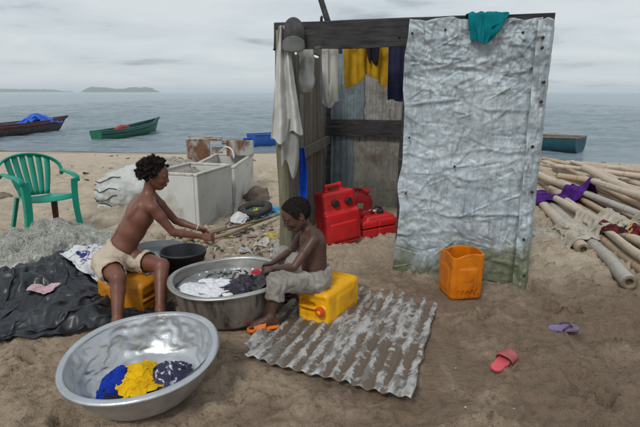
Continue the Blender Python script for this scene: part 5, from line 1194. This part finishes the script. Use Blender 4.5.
MB().tube(curve([P(220, 152, 6.9), P(226, 147, 6.85), P(232, 150, 6.76), P(234, 158, 6.7)]), .011, 7).wobj('hose', mat('white_hose', (.6, .6, .58), rough=.5)); tag(bpy.data.objects['hose'], 'bent white hose curling over the freezer cabinet edge', 'hose')
MB().tube([P(234.5, 180, 6.1), P(236, 190, 6.1), P(234, 202, 6.12), P(233, 214, 6.2)], .006, 6).wobj('power_cord', mat('grey_flex', (.2, .2, .19), rough=.6)); tag(bpy.data.objects['power_cord'], 'thin grey flex hanging down the freezer side', 'cord')
def rusty():
    c = P(209, 165, 8.5); r = root('rusty_housing', 'rust-streaked steel machine housing standing behind the freezers', 'machine', (c[0] , 8.7, zoff(c[0], 8.7) - .03), R(10))
    zt = P(209, 141, 8.5)[2]; H_ = zt - r.location[2]
    for n_, c_, s_ in (('side_panel', (-.19, -.18, H_ / 2), (.38, .03, H_)), ('side_panel', (.17, -.16, H_ / 2 - .05), (.30, .03, H_ - .12)), ('side_panel', (-.38, .1, H_ / 2), (.03, .52, H_)), ('side_panel', (.33, .1, H_ / 2 - .02), (.03, .52, H_ - .05)), ('top_plate', (-.10, .08, H_ + .018), (.6, .56, .03)), ('top_plate', (.26, .05, H_ - .05), (.13, .5, .03))):
        bevel(MB().box(c_, s_).obj(n_, M_rust, r, smooth=False), .006, 2)
    MB().box((.30, -.2, H_ - .16), (.2, .02, .10), rot3('Y', R(-35))).obj('bent_flap', M_enam, r, smooth=False)
    d_ = P(242, 139, 8.1); q = bevel(MB().box((0, 0, .12), (.42, .3, .24)).obj('steel_box', M_rust, loc=(d_[0], 8.05, 0.60), smooth=False), .01, 2); q.rotation_euler = (0, 0, R(8))
    q.location = (d_[0] - .02, 8.0, float(fr2.location.z) + .62 + .031); tag(q, 'small dark rusty steel box on the second freezer cabinet', 'box')
rusty()
rag('blue_rag', (P(248, 135, 8.05)[0] + .02, 8.02), (.30, .26), (22, 20), .55, lambda x, y: np.full_like(np.asarray(x, float), float(fr2.location.z) + .66 + .235), M_blue, 'bright blue rag on top of the small rusty box', 'rag', drop=.06, seed=61, amp=.06)
# fishing nets: a slumped body of fine netting and loose strands over it
M_net = mat('pale_netting', (.60, .585, .53), (.50, .485, .43), sc=30, rough=.95, bump=1.0, bsc=140, c3=(.30, .28, .24), sc3=12, lo3=.55, hi3=.7)
M_netg = mat('greenish_netting', (.60, .61, .55), (.72, .72, .67), sc=30, rough=.95, bump=1.0, bsc=140, c3=(.22, .22, .17), sc3=12, lo3=.55, hi3=.7)
def net_heap(name, h, c, ext, m, label, seed, strands, cat='fishing net', nn=(60, 44), par=None, sw=.0028):
    rg = np.random.default_rng(seed); u, v_ = np.meshgrid(np.linspace(-1, 1, nn[0]), np.linspace(-1, 1, nn[1]), indexing='ij')
    # disc-like patch
    rr = np.maximum(np.abs(u), np.abs(v_)); s_ = rr / np.maximum(np.sqrt(u * u + v_ * v_), 1e-6); x = c[0] + ext[0] * u * s_; y = c[1] + ext[1] * v_ * s_
    z = h(x, y, seed); A = np.stack([x, y, z], -1); mb = MB().grid(A)
    for k in range(strands):
        a = rg.uniform(0, 6.28); q = rg.uniform(0, .92) ** .5; p = np.array([c[0] + ext[0] * q * math.cos(a), c[1] + ext[1] * q * math.sin(a)]); d = rg.uniform(0, 6.28); curv = rg.normal() * 5; pts = []; ln = rg.uniform(.15, .6); n = 9; lift = rg.uniform(.004, .03)
        for i in range(n):
            e = math.hypot((p[0] - c[0]) / ext[0], (p[1] - c[1]) / ext[1]); zz = float(h(np.array(p[0]), np.array(p[1]), seed)) if e < 1.0 else zoff(p[0], p[1]); pts.append((p[0], p[1], zz + lift * math.sin(math.pi * i / (n - 1)) + .003)); d += curv * ln / n; p = p + ln / n * np.array([math.cos(d), math.sin(d)])
        mb.tube(pts, sw * rg.uniform(.6, 1.5), 4, caps=False)
    return tag(mb.wobj(name, m), label, cat)
c1 = G(52, 256)
hN = lambda x, y, s: T(x, y) + np.clip(1 - (((x - c1[0] + .05) / .80) ** 2 + ((y - c1[1]) / .62) ** 2), 0, 1) ** .55 * (.17 + .07 * fbm(x * 5, y * 5, None, s, 4) + .03 * ridge(x * 8, y * 8, s + 2, 3)) - .012
net_heap('fishing_net', hN, (c1[0] - .05, c1[1] - .0), (.80, .60), M_netg, 'tangled greenish fishing net heaped beside the black tarpaulin', 71, 2300, sw=.0013)
zf = float(fr1.location.z) + .56; cf = f1c + unit([f1e[0], f1e[1], 0]) * .42 + unit([-f1e[1], f1e[0], 0]) * .31
hF = lambda x, y, s: zf - .05 + .10 * np.exp(-(((x - cf[0] + .06) / .24) ** 2 + ((y - cf[1]) / .24) ** 2)) + .035 * fbm(x * 7, y * 7, None, s, 4)
net_heap('fishing_net', hF, (cf[0], cf[1]), (.27, .30), M_net, 'pale fishing net piled inside the open chest freezer', 72, 500, nn=(36, 36), sw=.0014)
c3 = V3(-2.05, 7.4, 0)
hB = lambda x, y, s: T(x, y) + np.clip(1 - (((x - c3[0]) / .75) ** 2 + ((y - c3[1]) / .5) ** 2), 0, 1) ** .5 * (.46 + .10 * fbm(x * 3, y * 3, None, s, 4)) - .02
net_heap('fishing_net', hB, (c3[0], c3[1]), (.75, .5), M_net, 'big pale fishing net heaped between the sack and the freezer', 73, 900, sw=.0022)
def sack():
    a = G(100, 204); c = V3(-2.64, 6.95, 0); c[2] = zoff(c[0], c[1]) - .03
    s = SDF((-.62, -.42, -.05), (.62, .42, .75), .012)
    s.ell((0, 0, .28), (.47, .32, .31), k=.05).ell((.15, .0, .36), (.33, .28, .26), k=.08).ell((-.30, 0, .24), (.19, .27, .23), k=.08).box((0, 0, .10), (.42, .26, .11), .08, k=.08).ell((-.46, 0, .30), (.05, .12, .10), k=.05)
    s.rough(lambda x, y, z: .034 * fbm(x * 6, y * 6, z * 6, 4, 4) + .022 * np.abs(vnoise(x * 5 + 2 * z, y * 5, z * 11, 8)) * sstep(-.1, -.4, x) * 1.4 + .010 * np.sin(z * 38 + 9 * x) * sstep(0, -.4, x))
    V, F = s.mesh(); r = root('sack', 'bulging off-white woven sack with black rope lacing on the beach', 'sack', c, R(6))
    mk('body', V, F, mat('off_white_woven_plastic', (.56, .58, .57), (.46, .48, .475), sc=5, rough=.7, c3=(.34, .345, .33), sc3=6, lo3=.57, hi3=.72, bump=.35, bsc=110), r)
    m = mat('black_rope', (.02, .02, .02), (.06, .06, .055), sc=20, rough=.9)
    VV = V
    for (z0, z1, ph) in ((.12, .26, 0), (.28, .36, 1), (.40, .52, 2), (.18, .06, 3)):
        pts = []
        for t in np.linspace(0, 1, 9):
            an = R(188 + 62 * t); z = z0 + (z1 - z0) * t + .02 * math.sin(9 * t + ph); d = V3(math.cos(an), math.sin(an), 0); dots = (VV[:, :2] / (np.linalg.norm(VV[:, :2], axis=1)[:, None] + 1e-9)) @ d[:2]; pr = VV[:, :2] @ d[:2]; lt = np.abs(VV[:, 0] * d[1] - VV[:, 1] * d[0]); k = (lt < .02) & (np.abs(VV[:, 2] - z) < .02) & (pr > 0); rad = pr[k].max() if k.any() else .40; pts.append(d * (rad + .004) + V3(0, 0, z))
        MB().tube(pts, .006, 6).obj('rope', m, r)
sack()

# ------------------------------------------------------------------ black tarpaulin and cloths on it
cT = V3(-2.08, 3.56, 0)
def hT(x, y):
    x = np.asarray(x, float); y = np.asarray(y, float); b_ = T(x, y)
    return b_ + .25 * np.exp(-(((x + 1.95) / .40) ** 2 + ((y - 3.95) / .30) ** 2)) + .17 * np.exp(-(((x + 2.30) / .42) ** 2 + ((y - 3.55) / .32) ** 2)) + .09 * np.exp(-(((x + 1.72) / .28) ** 2 + ((y - 3.35) / .22) ** 2)) + .07 * np.exp(-(((x + 2.0) / .5) ** 2 + ((y - 3.1) / .12) ** 2))
M_tarp = mat('black_tarpaulin', (.009, .011, .015), (.016, .019, .025), sc=5, rough=.30, rough2=.48, bump=.12, bsc=30, spec=.55)
tp = rag('tarpaulin', cT, (1.95, 1.75), (120, 108), .85, hT, M_tarp, 'black plastic tarpaulin spread in folds over a low heap on the sand', 'tarpaulin', drop=.10, seed=83, rz=.30, amp=.12, steps=80, th=.003, fscale=4.5, bend=.3, crease=.022)
_tv = np.array([v.co[:] for v in tp.data.vertices]) + np.array(tp.location)
def hTop(x, y):
    """top of the settled tarpaulin"""
    x = np.asarray(x, float); y = np.asarray(y, float); r_ = hT(x, y).copy() if np.ndim(x) else hT(x, y)
    sh_ = x.shape; xf, yf = x.ravel(), y.ravel(); o_ = np.empty(len(xf))
    for s0 in range(0, len(xf), 400):
        d = (xf[s0:s0 + 400, None] - _tv[None, :, 0]) ** 2 + (yf[s0:s0 + 400, None] - _tv[None, :, 1]) ** 2; near_ = d < .0009; zz = np.where(near_, _tv[None, :, 2], -9).max(1); o_[s0:s0 + 400] = np.where(zz > -5, zz, hT(xf[s0:s0 + 400], yf[s0:s0 + 400]))
    return o_.reshape(sh_)
class Hgrid:                               # sampled once, looked up fast
    def __init__(s, f, x0, x1, y0, y1, n=70):
        s.x = np.linspace(x0, x1, n); s.y = np.linspace(y0, y1, n); X_, Y_ = np.meshgrid(s.x, s.y, indexing='ij'); s.z = f(X_, Y_); s.n = n
    def __call__(s, x, y):
        i = np.clip((np.asarray(x) - s.x[0]) / (s.x[-1] - s.x[0]) * (s.n - 1), 0, s.n - 1.001); j = np.clip((np.asarray(y) - s.y[0]) / (s.y[-1] - s.y[0]) * (s.n - 1), 0, s.n - 1.001); a = i.astype(int); b_ = j.astype(int); u, v_ = i - a, j - b_
        return (s.z[a, b_] * (1 - u) + s.z[a + 1, b_] * u) * (1 - v_) + (s.z[a, b_ + 1] * (1 - u) + s.z[a + 1, b_ + 1] * u) * v_
hg = Hgrid(hTop, -2.6, -1.4, 3.2, 4.5)
M_wbl = mat('white_blue_print', (.66, .66, .68), (.58, .58, .62), sc=5, rough=.9, c3=lin((50, 60, 120)), sc3=16, lo3=.57, hi3=.60, bump=.2, bsc=160, spec=.2)
q = P(86, 262, 3.85); rag('printed_cloth', (-1.80, 3.86), (.62, .48), (44, 36), .74, hg, M_wbl, 'white and blue printed cloth dropped on the black tarpaulin', 'cloth', drop=.06, seed=91, rz=-.5, amp=.06)
q = G(43, 285, .2); rag('pink_cloth', (q[0], q[1]), (.22, .12), (24, 16), .8, hg, fabric('pale_pink_cloth', (.55, .38, .42), (.45, .30, .33), sc=20), 'scrap of pale pink cloth on the black tarpaulin', 'rag', drop=.04, seed=95, amp=.03)

# ------------------------------------------------------------------ bamboo poles
def bam_mat(name, c1, c2, c3):
    m = mat(name, c1, c2, sc=3, rough=.6, stretch=(.5, 5, 5), c3=c3, sc3=2.2, lo3=.52, hi3=.70, bump=.25, bsc=16, lo=.3, hi=.7)
    t = m.node_tree; n = t.nodes; l = t.links.new; b = n['Principled BSDF']; co = n.new('ShaderNodeTexCoord'); sp = n.new('ShaderNodeSeparateXYZ'); l(co.outputs['Object'], sp.inputs[0])
    def mth(op, a_, v): q = n.new('ShaderNodeMath'); q.operation = op; l(a_, q.inputs[0]); q.inputs[1].default_value = v; return q.outputs[0]
    ph = mth('ABSOLUTE', mth('SUBTRACT', mth('FLOORED_MODULO', mth('DIVIDE', sp.outputs[0], .31), 1.0), .56), 0)
    r = n.new('ShaderNodeMapRange'); r.inputs[1].default_value = .015; r.inputs[2].default_value = .035; r.inputs[3].default_value = .45; r.inputs[4].default_value = 0; l(ph, r.inputs[0])
    old = b.inputs['Base Color'].links[0].from_socket; x = n.new('ShaderNodeMix'); x.data_type = 'RGBA'; l(r.outputs[0], x.inputs[0]); l(old, x.inputs[6]); x.inputs[7].default_value = (*[v * .6 for v in c3], 1); l(x.outputs[2], b.inputs['Base Color'])
    return m
M_bam = [bam_mat('bamboo_pale', (.58, .485, .385), (.46, .375, .285), (.30, .235, .175)), bam_mat('bamboo_grey', (.47, .44, .40), (.36, .335, .295), (.24, .215, .185)), bam_mat('bamboo_tan', (.50, .375, .255), (.40, .29, .19), (.24, .17, .11))]
M_bend = mat('bamboo_cut_end', (.26, .21, .14), (.16, .125, .08), sc=20, rough=.9)
M_hole = mat('bamboo_hollow', (.10, .075, .05), rough=.95)
POLES = []
def bamboo(a, b, r, kind, seed, label, ext=(0, 0), bend=.04):
    a = np.array(a, float); b = np.array(b, float); d = unit(b - a); a = a - d * ext[0]; b = b + d * ext[1]; L_ = np.linalg.norm(b - a); rg = np.random.default_rng(seed)
    n = max(24, int(L_ / .02)); t = np.linspace(0, 1, n); side = unit(np.cross(d, [0, 0, 1])); pts = a + (b - a) * t[:, None] + side * (bend * np.sin(t * 3.1 + rg.uniform(0, 3)) * rg.uniform(-1, 1))[:, None]
    pts = pts + side * (.022 * vnoise(t * L_ * 1.6, t * 0 + seed, None, seed))[:, None]
    seg = rg.uniform(.26, .36); ph = (t * L_ / seg + rg.uniform(0, 1)) % 1.0; rad = r * (1 - .16 * t) * (1 + .09 * np.exp(-((ph - .5) / .035) ** 2) - .05 * np.exp(-((ph - .60) / .03) ** 2) + .01 * vnoise(t * 60, t * 0 + seed, None, seed + 1))
    sd_ = unit(np.cross([0, 0, 1], d)); MM = np.stack([d, sd_, np.cross(d, sd_)], 1); c = (a + b) / 2; c[2] = min(a[2], b[2]) - r
    q = (pts - c) @ MM; seg = .31; ph = (q[:, 0] / seg) % 1.0
    rad = r * (1 - .16 * t) * (1 + .09 * np.exp(-((ph - .5) / .035) ** 2) - .05 * np.exp(-((ph - .60) / .03) ** 2) + .012 * vnoise(t * 60, t * 0 + seed, None, seed + 1))
    o = MB().tube(q, rad, 12, caps=False).obj('bamboo_pole', M_bam[kind], loc=tuple(c)); o.rotation_euler = Matrix(MM.tolist()).to_euler()
    for k, sg in ((0, -1.), (-1, 1.)):
        rr = rad[k]; MX = np.array([[0, 0, sg], [0, 1, 0], [-sg, 0, 0]])
        MB().lathe([(rr * .50, -.05), (rr * .50, 0), (rr * .97, .001), (rr, -.004)], 12, q[k], MX).obj('cut_end', M_bend, o)
        MB().lathe([(.001, -.03), (rr * .50, -.03)], 12, q[k], MX).obj('hollow', M_hole, o)
    tag(o, label, 'bamboo pole', 'bamboo poles piled on the beach'); POLES.append((pts, rad)); return o
LAY = {0: 'at the bottom of', 1: 'in the middle of', 2: 'on top of'}
ONE = {1: 'tan bamboo pole running alongside the grey pole that reaches out farthest', 2: 'tan bamboo pole passing under the red and black patterned cloth', 4: 'pale bamboo pole passing under the beige cloth near the patterned cloth', 5: 'pale bamboo pole with the purple cloth lying across it, high in the pile'}
LB = ['pale bamboo pole lying in the pile on the beach', 'grey bamboo pole lying in the pile on the beach', 'tan bamboo pole lying in the pile on the beach']
def Gp(p, z): return G(p[0], p[1], z)
spec = [((632, 283), (541, 196), .065, .062, 1, (0, 1.2)), ((648, 275), (553, 203), .065, .060, 2, (.6, 1.6)), ((650, 257), (562, 197), .075, .058, 2, (1.0, 1.4)), ((584, 250), (546, 207), .060, .066, 0, (0, .8)),
        ((650, 232), (568, 196), .10, .055, 0, (1.0, .6)), ((660, 228), (541, 173), .22, .062, 0, (.8, .8)), ((655, 214), (543, 161), .24, .062, 0, (.5, .6)), ((655, 203), (590, 171), .36, .065, 0, (.3, .3)),
        ((660, 181), (553, 160), .28, .052, 2, (.6, .3)), ((640, 191), (556, 166), .20, .055, 0, (.8, .2)), ((650, 206), (571, 176), .17, .058, 0, (.6, .4)), ((660, 240), (548, 184), .08, .058, 0, (.8, .8)),
        ((650, 222), (575, 190), .26, .050, 1, (.5, .2)), ((640, 184), (545, 170), .10, .06, 2, (1.2, .3)), ((660, 197), (560, 172), .08, .06, 1, (1.2, .3)), ((660, 219), (552, 178), .09, .06, 2, (1.0, .5)),
        ((610, 178), (576, 163), .33, .045, 0, (.2, .2)), ((606, 184), (568, 178), .30, .05, 2, (.2, .2)), ((655, 171), (560, 158), .12, .055, 0, (1.0, .4)), ((660, 250), (570, 205), .19, .055, 0, (.6, .5))]
spec += [((660, 186), (550, 163), .07, .055, 0, (1.5, .5)), ((655, 209), (549, 174), .07, .058, 2, (1.2, .4)), ((655, 224), (556, 186), .16, .052, 0, (.8, .5)), ((640, 205), (560, 168), .29, .048, 2, (.8, .3)), ((655, 178), (575, 168), .33, .045, 0, (.4, .3)),
         ((652, 243), (580, 205), .07, .055, 1, (.8, .8)), ((656, 193), (585, 166), .22, .05, 0, (.8, .3)), ((650, 199), (548, 181), .07, .055, 0, (1.2, .2)), ((625, 212), (545, 179), .15, .05, 1, (.2, .4)), ((660, 265), (575, 208), .17, .05, 0, (.8, .6)), ((655, 236), (563, 190), .17, .052, 2, (.8, .4)), ((660, 203), (600, 183), .42, .046, 0, (.4, .2))]
for i, (p0, p1, z, r_, kd, ex) in enumerate(spec):
    a, b_ = Gp(p0, z), Gp(p1, z); a[2] += float(T0(a[0], a[1])); b_[2] += float(T0(b_[0], b_[1]))
    bamboo(a, b_, r_ * (1.0 if i < 5 else .78 + .3 * ((i * 37) % 10) / 10), kd, 100 + i, ONE.get(i) or '%s bamboo pole %s the pile on the beach' % (('pale', 'grey', 'tan')[kd], LAY[0 if z < .12 else 1 if z < .27 else 2]) if i != 3 else 'short pale bamboo stub poking out from under the beige cloth', ex, bend=.03 if i < 5 else .09)
bpy.data.objects['bamboo_pole']['label'] = 'grey bamboo pole reaching farthest out of the pile, its end on bare sand'
def h_poles(x, y):
    x = np.asarray(x, float); y = np.asarray(y, float); z = T0(x, y) + .0
    for pts, rad in POLES:
        lo, hi = pts.min(0) - .15, pts.max(0) + .15
        mk_ = (x > lo[0]) & (x < hi[0]) & (y > lo[1]) & (y < hi[1])
        if not mk_.any(): continue
        a, b_ = pts[0], pts[-1]; d = (b_ - a)[:2]; l2 = d @ d; xx, yy = x[mk_], y[mk_]; t = np.clip(((xx - a[0]) * d[0] + (yy - a[1]) * d[1]) / l2, 0, 1); kf = np.clip(t * (len(pts) - 1), 0, len(pts) - 1.001); k = kf.astype(int); w_ = kf - k; pk = pts[k] * (1 - w_)[:, None] + pts[k + 1] * w_[:, None]; q = np.hypot(xx - pk[:, 0], yy - pk[:, 1]); r_ = rad[k] * 1.08; top = np.where(q < r_, pk[:, 2] + np.sqrt(np.maximum(r_ ** 2 - q ** 2, 0)), -9); z[mk_] = np.maximum(z[mk_], top)
    return z
hgp = Hgrid(h_poles, 2.2, 5.2, 4.2, 9.6, 420)
def soften(g, n):                           # a cloth bridges the gaps between poles
    z = g.z.copy()
    for _ in range(n):
        p = np.pad(z, 1, mode='edge'); b_ = (p[:-2, 1:-1] + p[2:, 1:-1] + p[1:-1, :-2] + p[1:-1, 2:] + 2 * z) / 6; z = np.maximum(b_, z * .15 + b_ * .85)
    g.z = np.maximum(g.z - .004, z)
soften(hgp, 60)
M_beige = fabric('beige_netting_cloth', (.52, .48, .40), (.42, .385, .32), sc=8, bump=.6, bsc=90)
q0 = G(585, 222, .15); rag('beige_cloth', (q0[0] + .02, q0[1] - .10), (1.9, 1.15), (90, 60), .62, hgp, M_beige, 'beige loosely woven cloth thrown across the bamboo poles', 'cloth', drop=.10, seed=111, rz=.15, amp=.10, steps=80, fscale=5., bend=.15)
M_redpat = mat('red_black_print', lin((120, 25, 35)), (.02, .01, .012), sc=9, rough=.85, lo=.45, hi=.55, c3=lin((205, 150, 60)), sc3=11, lo3=.58, hi3=.62, bump=.2, bsc=150, spec=.2)
q0 = G(634, 232, .16); rag('patterned_cloth', (q0[0] - .02, q0[1]), (.85, .75), (46, 42), .68, hgp, M_redpat, 'red and black patterned cloth on the bamboo poles', 'cloth', drop=.08, seed=115, rz=.4, amp=.08)
M_purp = fabric('purple_cloth', lin((86, 38, 132)), lin((62, 26, 100)))
q0 = G(550, 190, .2); rag('purple_cloth', (q0[0] + .02, q0[1] - .1), (1.0, 1.3), (50, 60), .62, hgp, M_purp, 'purple cloth lying over the bamboo poles beside the shack', 'cloth', drop=.10, seed=119, rz=.2, amp=.10)

# ------------------------------------------------------------------ odds and ends behind the washing place
def stick(p0, p1, r0, r1, m, label, name='stick', z0=None, seed=0, group=None):
    a, b_ = np.array(p0, float), np.array(p1, float); t = np.linspace(0, 1, 12)[:, None]; d = unit(b_ - a); s_ = unit(np.cross(d, [0, 0, 1])); pts = a + (b_ - a) * t + s_ * (.02 * np.linalg.norm(b_ - a) * vnoise(t[:, 0] * 3, t[:, 0] * 0 + seed, None, seed))[:, None]
    return tag(MB().tube(pts, np.linspace(r0, r1, 12), 8).wobj(name, m), label, 'stick', group)
def Gt(px, py, dz=0.): p = G(px, py); p[2] = zoff(p[0], p[1]) + dz; return p
M_stk = mat('bleached_stick', (.42, .33, .22), (.32, .24, .16), sc=8, rough=.8, bump=.2, bsc=40)
M_stk2 = mat('brown_stick', (.20, .14, .095), (.28, .20, .14), sc=8, rough=.85, bump=.3, bsc=40)
stick(Gt(203, 247, .06), Gt(279, 222, .06), .024, .018, M_stk, 'long bleached stick lying over the litter beside the tyre', seed=1)
stick(Gt(206, 243, .10), Gt(272, 226, .11), .016, .012, M_stk2, 'thin brown stick beside the long bleached stick', seed=2)
stick(Gt(184, 244, .05), Gt(226, 233, .09), .030, .026, M_stk, 'thick pale stick end under the child with knotted hair reaching hands', seed=3)
stick(Gt(214, 238, .02), Gt(248, 208, .03), .014, .010, M_stk2, 'dark brown stick leading from the freezer towards the tyre', seed=4)
stick(Gt(178, 240, .02), Gt(222, 216, .02), .014, .012, M_stk2, 'brown stick lying along the base of the net-filled freezer', seed=5)
stick(Gt(214, 357, .006), Gt(240, 361, .006), .006, .004, M_stk2, 'thin twig on the sand at the corner of the corrugated sheet', name='twig', seed=6)
def tyre():
    c = Gt(256, 216, .05); r = root('tyre', 'small worn black tyre lying on blue plastic', 'tyre', c, rot=(R(12), R(-6), 0)); prof = []
    for k in range(17):
        a = 2 * math.pi * k / 16; prof.append((.165 + .05 * math.cos(a), .05 + .045 * math.sin(a)))
    MB().lathe(prof, 40).obj('tread_casing', mat('black_rubber', (.025, .025, .026), (.06, .058, .055), sc=14, rough=.8), r)
    n = 40; mb = MB()
    for k in range(n):
        a = 2 * math.pi * k / n; mb.box((.214 * math.cos(a), .214 * math.sin(a), .05), (.012, .016, .05), rot3('Z', a))
    o = mb.obj('tread_blocks', M_blkp, r, smooth=False); o['kind'] = 'stuff'
tyre()
c = Gt(258, 214); M_bluep = mat('blue_plastic_film', lin((40, 130, 170)), lin((90, 165, 190)), sc=9, rough=.4, bump=.2, bsc=60)
rag('plastic_sheet', (c[0] + .05, c[1] + .05), (.85, .62), (50, 38), .72, lambda x, y: T(x, y) + .035 * np.exp(-((np.asarray(x) - c[0] - .25) ** 2 + (np.asarray(y) - c[1] - .15) ** 2) / .05), M_bluep, 'crumpled light blue plastic sheet under the tyre', 'plastic sheet', drop=.05, seed=131, amp=.09, steps=60, bend=.3)
rag('yellow_plastic', (c[0] + .01, c[1] + .0), (.28, .22), (22, 18), .7, lambda x, y: T(x, y) + .06, mat('yellow_green_film', lin((190, 180, 60)), lin((160, 160, 70)), sc=12, rough=.5), 'yellow plastic scrap inside the tyre ring', 'plastic scrap', drop=.04, seed=135, amp=.04)
c = Gt(239, 222); rag('plastic_bag', (c[0], c[1]), (.34, .34), (26, 26), .62, lambda x, y: T(x, y) + .1 * np.exp(-((np.asarray(x) - c[0]) ** 2 + (np.asarray(y) - c[1]) ** 2) / .012), M_pbag, 'crumpled white plastic bag between freezer and tyre', 'plastic bag', drop=.06, seed=139, amp=.08)
c = Gt(274, 237); rag('yellow_bag', (c[0], c[1]), (.34, .24), (26, 20), .62, lambda x, y: T(x, y), mat('yellow_print_film', lin((205, 180, 50)), lin((120, 110, 50)), sc=16, rough=.5, c3=(.6, .6, .58), sc3=14, lo3=.55, hi3=.62), 'crumpled yellow plastic wrapper beside the shack corner post', 'wrapper', drop=.05, seed=143, amp=.08)
def stone(c, r, seed, label):
    s = SDF(-np.array(r) * 1.5, np.array(r) * 1.5, max(r) / 14); s.ell((0, 0, 0), r, k=.01); s.rough(lambda x, y, z: r[0] * .25 * fbm(x / r[0] * 1.3, y / r[0] * 1.3, z / r[0] * 1.3, seed, 3)); V, F = s.mesh()
    tag(mk('stone', V, F, mat('brown_stone', (.13, .105, .085), (.20, .165, .13), sc=9, rough=.9, bump=.4, bsc=40), loc=tuple(c)), label, 'stone')
stone(Gt(257, 199, .07), (.20, .14, .14), 3, 'brown rounded stone on the sand behind the tyre')
stone(Gt(4, 197, .03), (.12, .10, .07), 5, 'dark stone on the sand behind the green chair')
# round basin lid / tub seen between the tarpaulin and the bucket
def tub():
    c = V3(-1.42, 4.15, 0); c[2] = zoff(c[0], c[1]); r = root('tub', 'low dark grey tub standing behind the child with knotted hair', 'tub', c)
    MB().lathe([(.001, .02), (.20, .02), (.25, .21), (.262, .212), (.262, .20), (.254, .198), (.208, 0), (.001, 0)][::-1], 36).obj('body', mat('slate_plastic', (.075, .085, .095), (.11, .12, .13), sc=6, rough=.5), r)
    MB().lathe([(.001, .17), (.10, .165), (.236, .16)][::-1], 30).obj('water', mat('dark_tub_water', (.08, .09, .10), rough=.15), r)
tub()
# litter: shells, chips, bits of plastic, leaves, too many to count
def litter():
    rg = np.random.default_rng(15); pal = [((.55, .53, .48), 5), ((.30, .26, .21), 6), ((.16, .12, .09), 6), ((.65, .64, .62), 3), ((.40, .36, .20), 2), ((.10, .09, .08), 3)]
    ms = [mat('litter_%d' % i, c_, tuple(x * .7 for x in c_), sc=30, rough=.85) for i, (c_, _) in enumerate(pal)]; wts = np.array([w_ for _, w_ in pal], float); wts /= wts.sum()
    V, F, MI = [], [], []; n0 = 0
    def bit(x, y, s_, mi):
        nonlocal n0
        k = rg.integers(5, 8); a = np.sort(rg.uniform(0, 6.28, k)); rr = s_ * rg.uniform(.5, 1, k); el = rg.uniform(.35, 1); th = s_ * rg.uniform(.12, .4); M = rot3('Z', rg.uniform(0, 6.28)) @ rot3('X', rg.normal() * .35)
        top = np.stack([rr * np.cos(a), el * rr * np.sin(a), np.full(k, th)], 1); bot = top * [1.1, 1.1, 0]; q = np.concatenate([bot, top]) @ M.T + [x, y, zoff(x, y)]
        V.append(q); F.extend([[n0 + i, n0 + (i + 1) % k, n0 + k + (i + 1) % k, n0 + k + i] for i in range(k)] + [[n0 + k + i for i in range(k)]]); MI.extend([mi] * (k + 1)); n0 += 2 * k
    for _ in range(520):                                           # rubbish strip behind the basin
        p = G(rg.uniform(205, 292), rg.uniform(226, 262)); bit(p[0], p[1], .008 + .05 * rg.uniform(0, 1) ** 2.5, rg.choice(6, p=wts))
    for _ in range(90):
        p = G(rg.uniform(168, 215), rg.uniform(228, 246)); bit(p[0], p[1], rg.uniform(.012, .045), rg.choice(6, p=wts))
    for _ in range(420):                                           # scattered on the damp sand
        x, y = rg.uniform(-2.6, 3.4), rg.uniform(1.8, 5.2); bit(x, y, rg.uniform(.003, .011), rg.choice([1, 2, 0, 5]))
    for _ in range(420):                                           # on the dry beach
        y = rg.uniform(5.2, 17); x = rg.uniform(-.75, .75) * y; bit(x, y, rg.uniform(.008, .035), rg.choice([1, 2, 2, 5]))
    for _ in range(60):
        y = rg.uniform(8, 18); x = rg.uniform(-.7, .7) * y; bit(x, y, rg.uniform(.04, .10), rg.choice([1, 2, 5]))
    o = mk('litter', np.concatenate(V), F, ms[0], mats=ms[1:], smooth=False); o.data.polygons.foreach_set('material_index', MI); struct(o, 'stuff')
    o['label'] = 'shell chips, bark and plastic scraps strewn over the sand'; o['category'] = 'litter'
litter()
# crumpled scraps one can pick out in the rubbish strip
for k, (px, py, col_, sz, lb) in enumerate(((247, 252, (.50, .50, .48), .20, 'grey-white crumpled scrap nearest the sooty basin'), (262, 245, (.58, .55, .50), .24, 'off-white crumpled wrapper below the long bleached stick'), (228, 240, (.55, .48, .25), .16, 'yellowish scrap beside the hands of the child with knotted hair'), (281, 250, (.36, .35, .33), .22, 'grey crumpled rag at the foot of the corner post'), (252, 238, (.30, .20, .17), .16, 'brownish crumpled scrap on the litter'))):
    c = Gt(px, py); rag('scrap', (c[0], c[1]), (sz, sz * .8), (20, 16), .62, lambda x, y: T(x, y) + .01, mat('scrap_%d' % k, col_, tuple(x * .7 for x in col_), sc=14, rough=.7), lb, 'scrap', drop=.05, seed=150 + k, amp=.06, steps=50)
